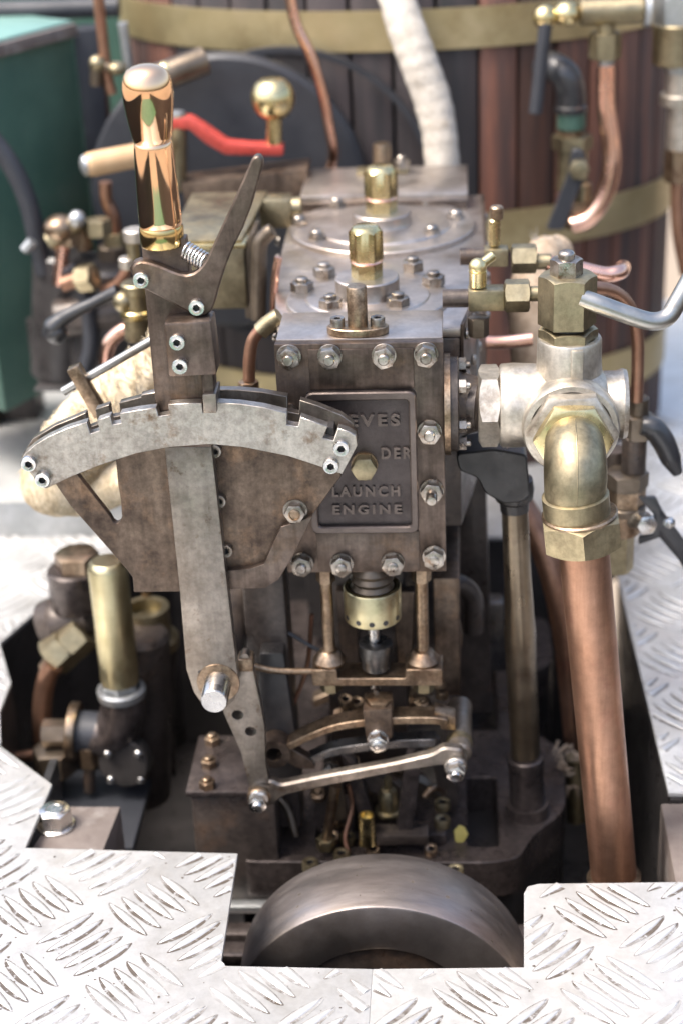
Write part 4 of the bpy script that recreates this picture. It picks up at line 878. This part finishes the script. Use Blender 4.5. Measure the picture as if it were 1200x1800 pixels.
# behind: crank handle group
t = thing('hand_crank', 'red crank arm with a brass ball handle in front of the boiler', 'crank', P(315, 330, y=440))
O('arm', MB().prism(pp([(298, 206), (336, 207), (364, 225), (400, 250), (440, 254), (498, 256), (498, 275), (396, 273), (360, 252), (334, 229), (298, 228)], 436), (0, 16, 0), 2), 'red_paint', t)
O('shaft', MB().cyl(P(314, 335, y=444), P(314, 200, y=444), L(15, P(314, 250, y=444)), bev=1), 'aged_brass', t)
O('shaft_nut', MB().nut(P(310, 206, y=444), UZ, 15, 5), 'galvanised', t)
O('spindle', MB().cyl(P(482, 262, y=444), P(482, 200, y=444), L(14, P(482, 230, y=444))), 'yellow_brass', t)
bl = P(480, 173, y=444); rb = L(39, bl)
O('ball_handle', MB().loft(bl, UZ, [(0, -rb*.86), (rb*.5, -rb*.86)]+[(rb*math.cos(rad(a)), rb*math.sin(rad(a))) for a in range(-50, 60, 10)]+[(rb*.5, rb*.86), (0, rb*.88)], 36), 'yellow_brass', t)
t = thing('turned_grip_bar', 'tan turned handle pointing left, behind the polished lever grip', 'handle', P(220, 275, y=400))
h0, h1 = P(150, 291, y=400), P(300, 262, y=428)
O('grip', MB().loft(h0, h1-h0, [(0, 0), (8, 0), (10.5, 3), (11, 8), (10.5, 60), (9, (h1-h0).length), (0, (h1-h0).length)], 28), 'tan_wood', t)
O('cap', MB().loft(h0, h0-h1, [(0, -1), (9.5, -1), (9, 2), (5, 4), (0, 5)], 24), 'galvanised', t)
t = thing('steam_whistle', 'dark brass whistle tube lying above the black fire door', 'whistle', P(310, 120, y=490))
w0, w1 = P(272, 140, y=480), P(362, 106, y=500)
O('tube', MB().loft(w0, w1-w0, [(0, 0), (12.5, 0), (13, 1), (13, (w1-w0).length-1), (11.5, (w1-w0).length), (0, (w1-w0).length-4)], 32), 'dark_bronze', t)
O('bell', MB().ball(P(292, 125, y=482), 9), 'yellow_brass', t)
pipe('copper_pipe', [(172, -20), (180, 60), (189, 130), (197, 165)], 500, 10, 'copper', 'brown copper pipe beside the green tank, top left')
t = thing('pet_cock', 'pair of small brass taps at the upper left behind the grip', 'tap', P(185, 140, y=495))
O('knob', MB().ball(P(172, 112, y=495), 8), 'aged_brass', t); O('knob', MB().ball(P(206, 120, y=492), 9, flat=.7), 'aged_brass', t)
O('stem', MB().cyl(P(170, 150, y=495), P(170, 118, y=495), 6).cyl(P(172, 114, y=496), P(206, 120, y=494), 4), 'dark_bronze', t)
pipe('boiler_strap', [(216, 40), (228, 125)], 575, 9, 'galvanised', 'pale grey upright strap at the left edge of the boiler', 'strap')
pipe('iron_pipe', [(-60, 20), (60, 18), (210, 12)], 640, 17, 'slate_paint', 'grey horizontal pipe across the top left corner')

# green tank on the left
t = thing('water_tank', 'dark green painted steel tank filling the left background', 'tank', (-420, 560, -230))
zt = P(125, 45, y=600).z
tp = [P(128, 44, y=600), P(-69, 143, y=460), P(-260, 60, y=560), P(0, 20, y=660)]
tp = [V((p.x, p.y, zt)) for p in tp]
O('shell', MB().prism([V((p.x, p.y, -112)) for p in tp], (0, 0, zt+112), 2), 'green_paint', t)
for k_ in (0, 2): O('stand', MB().box((tp[0].x*.3+tp[2].x*.7+k_*20-20, 640+k_*10, -171), (60, 40, 117), 2), 'cast_iron', t)
O('lid', MB().prism([p+V((0, 0, .3)) for p in tp], (0, 0, 5), 1.5), 'skylit_green', t)  # paler than the shell: sky light on the top is painted in
O('lid_edge', MB().prism([tp[0]+V((2, -3, -9)), tp[1]+V((2, -3, -9)), tp[1]+V((6, -6, -9)), tp[0]+V((6, -6, -9))], (0, 0, 12), .8), 'red_oxide', t)
O('side_panel', MB().prism([V((P(128, 60, y=602).x, 604, ZD)), V((P(172, 60, y=610).x, 612, ZD)), V((P(172, 60, y=610).x, 640, ZD)), V((P(128, 60, y=602).x, 640, ZD))], (0, 0, zt-ZD-6), 1), 'slate_paint', t)
O('hull_backdrop', MB().span((-900, 960, -330), (-200, 985, 300)), 'green_paint', kind='structure')
pipe('rubber_hose', [(-20, 235), (20, 290), (48, 350), (66, 420), (80, 480)], 420, 17, 'slate_paint', 'dark hose hanging in front of the green tank', 'hose')
# dark pump bodies behind the lever on the left
t = thing('feed_pump', 'dark iron feed pump body on the left behind the lever', 'pump', P(170, 650, y=420))
O('cylinder', MB().cyl(P(190, 680, y=420), P(185, 460, y=420), 34, bev=4), 'oily_shade_black', t)
O('cylinder', MB().cyl(P(110, 660, y=440), P(115, 440, y=440), 30, bev=4), 'oily_shade_black', t)
O('base', MB().span(P(60, 690, y=400), P(240, 640, y=460), 4), 'oily_shade_black', t)
O('cross_pipe', MB().cyl(P(100, 560, y=400), P(230, 545, y=400), 18, bev=2), 'cast_iron', t)
pipe('copper_pipe', [(186, 640), (192, 605), (214, 582), (240, 574)], 300, 13, 'bright_copper', 'short curved copper pipe left of the reversing lever')
pipe('copper_pipe', [(112, 430), (108, 465), (104, 500)], 400, 12, 'bright_copper', 'short upright copper pipe below the blurred brass taps on the left')
t = thing('pump_valve', 'cluster of brass taps on the dark pump at the left', 'tap', P(110, 420, y=400))
O('body', MB().ball(P(106, 400, y=400), 15, flat=.8), 'dull_bronze', t); O('tee', MB().cyl(P(88, 425, y=400), P(140, 388, y=400), 9, bev=1), 'aged_brass', t)
O('cap', MB().ball(P(136, 385, y=396), 8), 'galvanised', t); O('screw', MB().cyl(P(44, 440, y=400), P(58, 424, y=400), 5), 'galvanised', t)
O('nut', MB().nut(P(174, 412, y=405), UZ, 22, 14), 'aged_brass', t); O('nut', MB().nut(P(120, 430, y=405), UZ, 20, 14), 'dull_bronze', t)
t = thing('stop_valve', 'brass stop valve with black curved lever, left behind the reversing lever', 'valve', P(230, 590, y=240))
O('lever_handle', MB().tube(pt([(88, 592), (96, 575), (112, 560), (132, 548), (160, 535), (186, 522), (208, 512)], 240), [7, 9, 6.5, 5.5, 5, 5, 6], 16), 'black_paint', t)
O('lever_end', MB().ball(P(100, 585, y=240), 9.5), 'black_paint', t)
stack(t, 240, [('hand_nut', 240, 402, 424, 22, 'valve_nickel'), ('stem', 236, 424, 455, 12, 'aged_brass'), ('bonnet', 226, 452, 472, 16, 'valve_nickel'), ('ring', 240, 496, 516, 26, 'aged_brass'), ('body', 242, 512, 545, 24, 'aged_brass'), ('ring', 242, 542, 556, 30, 'yellow_brass'), ('lower_body', 244, 556, 596, 24, 'aged_brass')])
O('side_knob', MB().ball(P(218, 530, y=236), 9), 'aged_brass', t)
t = thing('control_rod', 'thin pale steel rod through a leaning brass bracket above the rope lagging', 'rod', P(150, 690, y=60))
O('rod', MB().cyl(P(112, 688, y=60), P(285, 588, y=60), 3.3, n=16), 'handle_steel', t)
O('bracket', MB().prism(pp([(117, 652), (138, 643), (152, 668), (186, 726), (166, 738), (128, 672)], 52), (0, 9, 0), 1), 'dull_bronze', t)
# rope lagged exhaust on the left
lag = [(300, 610, 170), (250, 668, 160), (195, 715, 150), (150, 765, 140), (118, 815, 130), (96, 850, 120)]
t = thing('lagged_exhaust', 'thick cream rope-lagged pipe bulging left behind the quadrant', 'pipe', P(150, 880, y=140))
pts_ = pt(lag, 140); rs_ = [L(k_, p) for k_, p in zip([36, 52, 62, 66, 66, 60], pts_)]
O('lagging', MB().tube(pts_+[P(150, 860, y=130), P(235, 840, y=130), P(300, 830, y=130)], rs_+[L(46, pts_[-1]), L(42, pts_[-1]), L(40, pts_[-1])], 32, 10, rfun=lambda d, a: 1+.05*mnoise.noise(V((d*.03, math.cos(a)*3, math.sin(a)*3)))-.05*abs(math.sin(d*.17+a*.5))**3), 'rope_lagging', t, angle=70)
b = MB()
for i in range(1600):
    q = random.random()*(len(pts_)-1); k_ = int(q); f = q-k_; c = pts_[k_]*(1-f)+pts_[k_+1]*f; r = rs_[k_]*(1-f)+rs_[k_+1]*f
    ax_ = (pts_[k_+1]-pts_[k_]).normalized(); n1_ = ax_.orthogonal().normalized(); n2_ = ax_.cross(n1_); a = random.uniform(0, 6.28)
    rd = n1_*math.cos(a)+n2_*math.sin(a); tg = ax_.cross(rd); p = c+rd*r*.98
    d = (tg*random.uniform(.5, 1)+ax_*random.uniform(-.5, .5)); ln = random.uniform(8, 20)
    b.tube([p, p+d*ln*.5+rd*random.uniform(.2, 1.2)-rd*ln*ln*.002, p+d*ln+rd*random.uniform(-.5, 1.8)-rd*ln*ln*.008], [.6, .5, .2], 3, 1)
O('rope_fibres', b, 'rope_lagging', t, kind='stuff')
# metal tray behind
t = thing('drip_tray', 'shallow galvanised steel tray on the deck behind the rope-lagged pipe', 'tray', (-330, 600, -230))
ty0, ty1, tx0, tx1, tz = 424, 800, -640, -70, -196
O('floor', MB().span((tx0, ty0, tz-3), (tx1, ty1, tz), .6), 'aluminium', t)
O('front_side', MB().span((tx0, ty0-3, ZD+.5), (tx1, ty0-.2, tz+3), .6), 'galvanised', t)
O('back_side', MB().span((tx0, ty1, ZD+.5), (tx1, ty1+6, tz+34), 1), 'galvanised', t)
O('left_side', MB().span((tx0-6, ty0, ZD+.5), (tx0, ty1, tz+34), 1), 'galvanised', t)
# lubricator box
t = thing('lubricator_box', 'weathered brass lubricator box with open lid, behind the trigger', 'box', P(390, 500, y=230))
a, c = P(300, 545, y=220), P(428, 436, y=220)
O('box', MB().span((a.x, 220, a.z), (c.x, 300, c.z), 1), 'aged_brass', t)
O('rim', MB().span((a.x-2, 217, c.z+.5), (c.x+2, 303, c.z+4), .6), 'yellow_brass', t)
O('lid', MB().prism([V((a.x+2, 222, c.z+4)), V((c.x-1, 222, c.z+4)), V((c.x+8, 340, c.z+10)), V((a.x+6, 340, c.z+10))], (0, 0, 2.5), .6), 'aged_brass', t)
O('side_bracket', MB().prism(pp([(428, 430), (448, 405), (448, 560), (432, 560)], 225), (0, 30, 0), 1), 'dark_bronze', t)
pipe('brass_pipe', [(480, 405), (470, 412), (458, 430), (456, 470), (454, 560)], 200, 14, 'dark_bronze', 'dark bronze upright pipe between the lubricator box and the cylinder block')
t = thing('pipe_fitting', 'square grey brass fitting block left of the rear cylinder cover', 'fitting', P(490, 370, y=330))
O('block', MB().box(P(486, 370, y=330), (26, 24, 24), 1.5), 'aged_brass', t)
O('union', MB().cyl(P(508, 366, y=330), P(530, 364, y=330), 9), 'aged_brass', t)
O('barrel', MB().cyl(P(440, 376, y=330), P(466, 372, y=330), 8), 'galvanised', t)
pipe('copper_pipe', [(362, 378), (400, 378), (440, 376)], 330, 12, 'bright_copper', 'short copper pipe entering the square brass fitting')
pipe('copper_pipe', [(490, 452), (484, 490), (482, 550)], 150, 7, 'bright_copper', 'slim copper pipe up the left side of the cylinder block')
t = thing('drain_pipe', 'copper drain pipe with brass elbow union at the left of the chest', 'pipe', P(438, 665, y=80))
O('tube', MB().tube(pt([(438, 668), (439, 630), (444, 600), (456, 582), (470, 570)], 80), L(11, P(440, 600, y=80)), 18), 'copper', t)
O('elbow', MB().tube(pt([(458, 582), (474, 568), (492, 556)], 80), L(16, P(470, 570, y=80)), 20), 'aged_brass', t)
O('union_nut', MB().nut(P(438, 690, y=80), UZ, L(32, P(438, 690, y=80)), 9, True), 'dull_bronze', t)

# ================================================================== PUMP IN THE WELL, LEFT
t = thing('condensate_pump', 'oily pump with tall yellow brass air vessel, in the left of the hatch', 'pump', P(210, 1330, y=120))
a, c = P(212, 1196, y=120), P(188, 985, y=120); d = (c-a); LN = d.length; d.normalize()
O('air_vessel', MB().loft(a, d, [(0, 0), (16, 0), (16, LN-7), (15, LN-3), (12, LN), (0, LN)], 40), 'pale_brass', t)
O('vessel_nut', MB().nut(a-d*10, d, 27, 12, True), 'galvanised', t)
O('socket_rim', MB().loft(a-d*14, d, [(15, 0), (20, 0), (20.5, 6), (19, 8), (16, 8), (15, 0)], 36, True), 'galvanised', t)
O('elbow_body', MB().tube([a-d*10, a-d*26, a-d*42+V((-6, 0, -2)), a-d*52+V((-17, 0, 0)), a-d*54+V((-29, 0, 2))], [18, 19, 20, 19, 18], 28), 'brown_iron', t)
pb = a-d*54+V((-29, 0, 2))
O('barrel', MB().cyl(pb+V((6, 0, 0)), pb+V((-14, 0, 2)), 18, n=36), 'slate_paint', t)
O('flange', MB().loft(pb+V((-12, 0, 2)), (-1, 0, .1), [(0, 0), (24, 0), (24.5, 1), (24.5, 7), (23, 8), (0, 8)], 40), 'dull_bronze', t)
O('side_nut', MB().nut(pb+V((-42, 0, 0)), XR, 21, 24, True), 'dark_bronze', t)
O('vertical_nut', MB().nut(pb+V((-34, -4, -36)), UZ, 32, 24, True), 'dark_bronze', t)
O('tail', MB().cyl(pb+V((-40, 0, -70)), pb+V((-40, 0, -30)), 9), 'oily_shade_black', t)
fcx = P(218, 1352, y=100)
O('end_cover', MB().loft(fcx+V((0, 20, 0)), (-.1, -1, .12), [(0, 0), (22, 0), (22, 14), (20.8, 15.5), (16, 16), (0, 14)], 40), 'oily_shade_black', t)
for k_ in range(4):
    A_ = rad(90*k_+45); fastener('domed', t, fcx+V((18.3*math.cos(A_), 4, 18.3*math.sin(A_))), (-.1, -1, .12), 'bright_steel', r=3.6, h=3.5)
O('body_casting', MB().cyl(P(250, 1400, y=160), P(245, 1110, y=160), 26, bev=4), 'cast_iron', t)
O('pump_barrel', MB().loft(P(262, 1120, y=190), UZ, [(0, -8), (26, -8), (26, 0), (22, 2), (20, 3), (20, 30), (14, 30), (14, 20), (0, 20)], 36), 'aged_brass', t)
O('valve_cap', MB().nut(P(138, 998, y=190), UZ, 34, 15), 'dull_bronze', t)
O('valve_chamber', MB().loft(P(138, 1066, y=190), UZ, [(0, -40), (14, -40), (14, 0), (22, 0), (23, 2), (23, 36), (21, 38), (0, 38)], 36), 'brown_iron', t)
v0 = P(84, 1100, y=190)
O('side_chamber', MB().loft(v0, (.9, -.1, .35), [(0, 0), (22, 0), (23, 12), (19, 18), (18, 44), (0, 44)], 36), 'cast_iron', t)
O('union_nut', MB().nut(P(150, 1108, y=172), (-.72, -.25, -.6), 29, 20, True), 'aged_brass', t)
O('union_hexagon', MB().nut(P(120, 1132, y=168), (-.72, -.25, -.6), 31, 20, True), 'aged_brass', t)
O('olive', MB().cyl(P(100, 1160, y=160), P(86, 1180, y=158), 10), 'dull_bronze', t)
O('suction_pipe', MB().tube(pt([(96, 1168), (84, 1190), (76, 1230), (74, 1290), (78, 1350), (80, 1390)], 150), L(17, P(80, 1250, y=150)), 20), 'copper', t)
pipe('copper_pipe', [(-20, 1332), (30, 1330), (66, 1326)], 130, 10, 'copper', 'copper pipe entering the hatch from the left edge')
O('well_plate', MB().span((-260, 40, -330), (-185, 150, -322), 1), 'slate_paint', None, 'grey steel plate low in the hatch below the pump', 'plate')

# more of the blurred plumbing on the left
t = thing('oil_pump', 'blurred bronze oil pump with a copper feed between the tank and the lever grip', 'pump', P(200, 470, y=430))
stack(t, 430, [('body', 205, 430, 500, 26, 'dark_bronze'), ('cap', 205, 408, 432, 19, 'aged_brass', 'h'), ('spout', 150, 396, 440, 15, 'dull_bronze')])
O('feed', MB().tube(pt([(204, 410), (200, 380), (188, 352), (186, 320)], 430), 6, 14), 'copper', t)
pipe('copper_pipe', [(236, 440), (226, 470), (205, 500), (180, 512)], 380, 9, 'copper', 'thin copper pipe dipping behind the lever bar on the left')
pipe('iron_pipe', [(120, 470), (150, 520), (160, 600), (150, 650)], 380, 13, 'slate_paint', 'dark bent pipe running down behind the black valve lever')
pipe('iron_pipe', [(60, 560), (66, 610), (74, 660)], 440, 14, 'oily_shade_black', 'dark upright pipe at the foot of the green tank')
t = thing('hex_union', 'small brass hexagon union low on the dark pump body', 'fitting', P(140, 480, y=370))
O('nut', MB().nut(P(140, 490, y=370), (1, -.3, .2), 22, 16, True), 'aged_brass', t); O('tail', MB().cyl(P(140, 490, y=370), P(112, 500, y=372), 7), 'copper', t)
# extra pipework round the pump in the hatch
pipe('copper_pipe', [(250, 1010, 210), (262, 1060, 210), (268, 1100, 200)], 210, 9, 'dull_bronze', 'short bronze pipe behind the tall brass air vessel')
pipe('iron_pipe', [(300, 1120, 200), (290, 1230, 200), (296, 1360, 190)], 200, 16, 'cast_iron', 'dark upright pipe in the shadow right of the pump')
t = thing('hex_union', 'brass hexagon union just right of the tall brass air vessel', 'fitting', P(250, 1130, y=170))
O('nut', MB().nut(P(248, 1150, y=170), UZ, 24, 14, True), 'aged_brass', t); O('collar', MB().loft(P(252, 1175, y=170), UZ, [(0, 0), (17, 0), (18, 5), (14, 7), (0, 7)], 32), 'cast_iron', t)
t = thing('drain_tap', 'small dark tap below the flange of the pump, left side of the hatch', 'tap', P(165, 1330, y=110))
O('body', MB().nut(P(158, 1345, y=110), UZ, 15, 20, True), 'dull_bronze', t); O('stem', MB().cyl(P(158, 1390, y=110), P(158, 1345, y=110), 5), 'cast_iron', t)

b = MB()
for i in range(46):
    a = random.uniform(.15, math.pi-.15); y = -130+random.uniform(2, 58); r = random.choice((.4, .5, .7, 1.0, 1.3))
    c = V((fc.x+108.05*math.cos(a), y, fc.z+108.05*math.sin(a))); n_ = V((math.cos(a), 0, math.sin(a))); t1 = V((-math.sin(a), 0, math.cos(a)))
    b.bm.faces.new([b.bm.verts.new(c+t1*r*math.cos(1.05*k)*random.uniform(.6, 1.4)+V((0, 1, 0))*r*math.sin(1.05*k)) for k in range(6)])
wheel = next(o for o in COL.objects if o.name == 'flywheel')
O('paint_flecks', b, 'grime_brown', wheel, kind='stuff')

# the rear cylinder's running gear, seen through the frame
for y, x in ((108, 18), (262, 20)):
    O('piston_rod', MB().cyl((x, y, -190), (x, y, -44), 7, n=24), 'bright_steel', E_)
    O('gland', MB().loft((x, y, -62), UZ, [(0, 0), (16, 0), (17, 2), (17, 10), (22, 11), (22, 18), (0, 18)], 32), 'dull_bronze', E_)
    O('connecting_rod', MB().prism([V((x-7, y-6, -170)), V((x+7, y-6, -170)), V((x+12, y-6, -330)), V((x-12, y-6, -330))], (0, 12, 0), 2), 'lever_steel', E_)
    for sx in (-1, 1): fastener('stud', E_, (x+sx*19, y-14, -318), UZ, 'dull_bronze', af=13, h=8, r=4, pr=6)
for y, dx in ((150, -14), (170, 14), (210, -10), (230, 16)):
    O('eccentric_rod', MB().prism([V((30+dx-5, y, -150)), V((30+dx+5, y, -150)), V((22+dx*.3+6, y, -330)), V((22+dx*.3-6, y, -330))], (0, 8, 0), 1), 'dark_bronze', E_)
O('rear_link', MB().prism(smoothpoly(pp([(548, 1230), (610, 1205), (690, 1200), (760, 1212), (760, 1224), (690, 1214), (612, 1220), (552, 1246)], 190), 3), (0, 14, 0), 1), 'dull_bronze', E_)
for px, py, yy in ((600, 1262, 60), (625, 1270, 64), (742, 1240, 70), (758, 1256, 66), (700, 1352, 52), (620, 1345, 40), (560, 1400, 30), (762, 1330, 58)):
    fastener('stud', E_, P(px, py, y=yy), UZ+V((0, -.5, 0)), 'dull_bronze', af=11, h=7, r=3.2, pr=4)
O('oil_wire', MB().tube([P(430, 1230, y=40), P(470, 1200, y=36), P(498, 1150, y=40), P(505, 1060, y=50)], 2.2, 8), 'slate_paint', E_)
O('oil_wire', MB().tube([P(515, 1240, y=40), P(540, 1170, y=44), P(548, 1080, y=50)], 1.8, 8), 'copper', E_)
O('drip_pipe', MB().tube([P(455, 1330, y=30), P(470, 1380, y=24), P(505, 1420, y=20), P(520, 1470, y=12)], 3.2, 10), 'dark_bronze', E_)
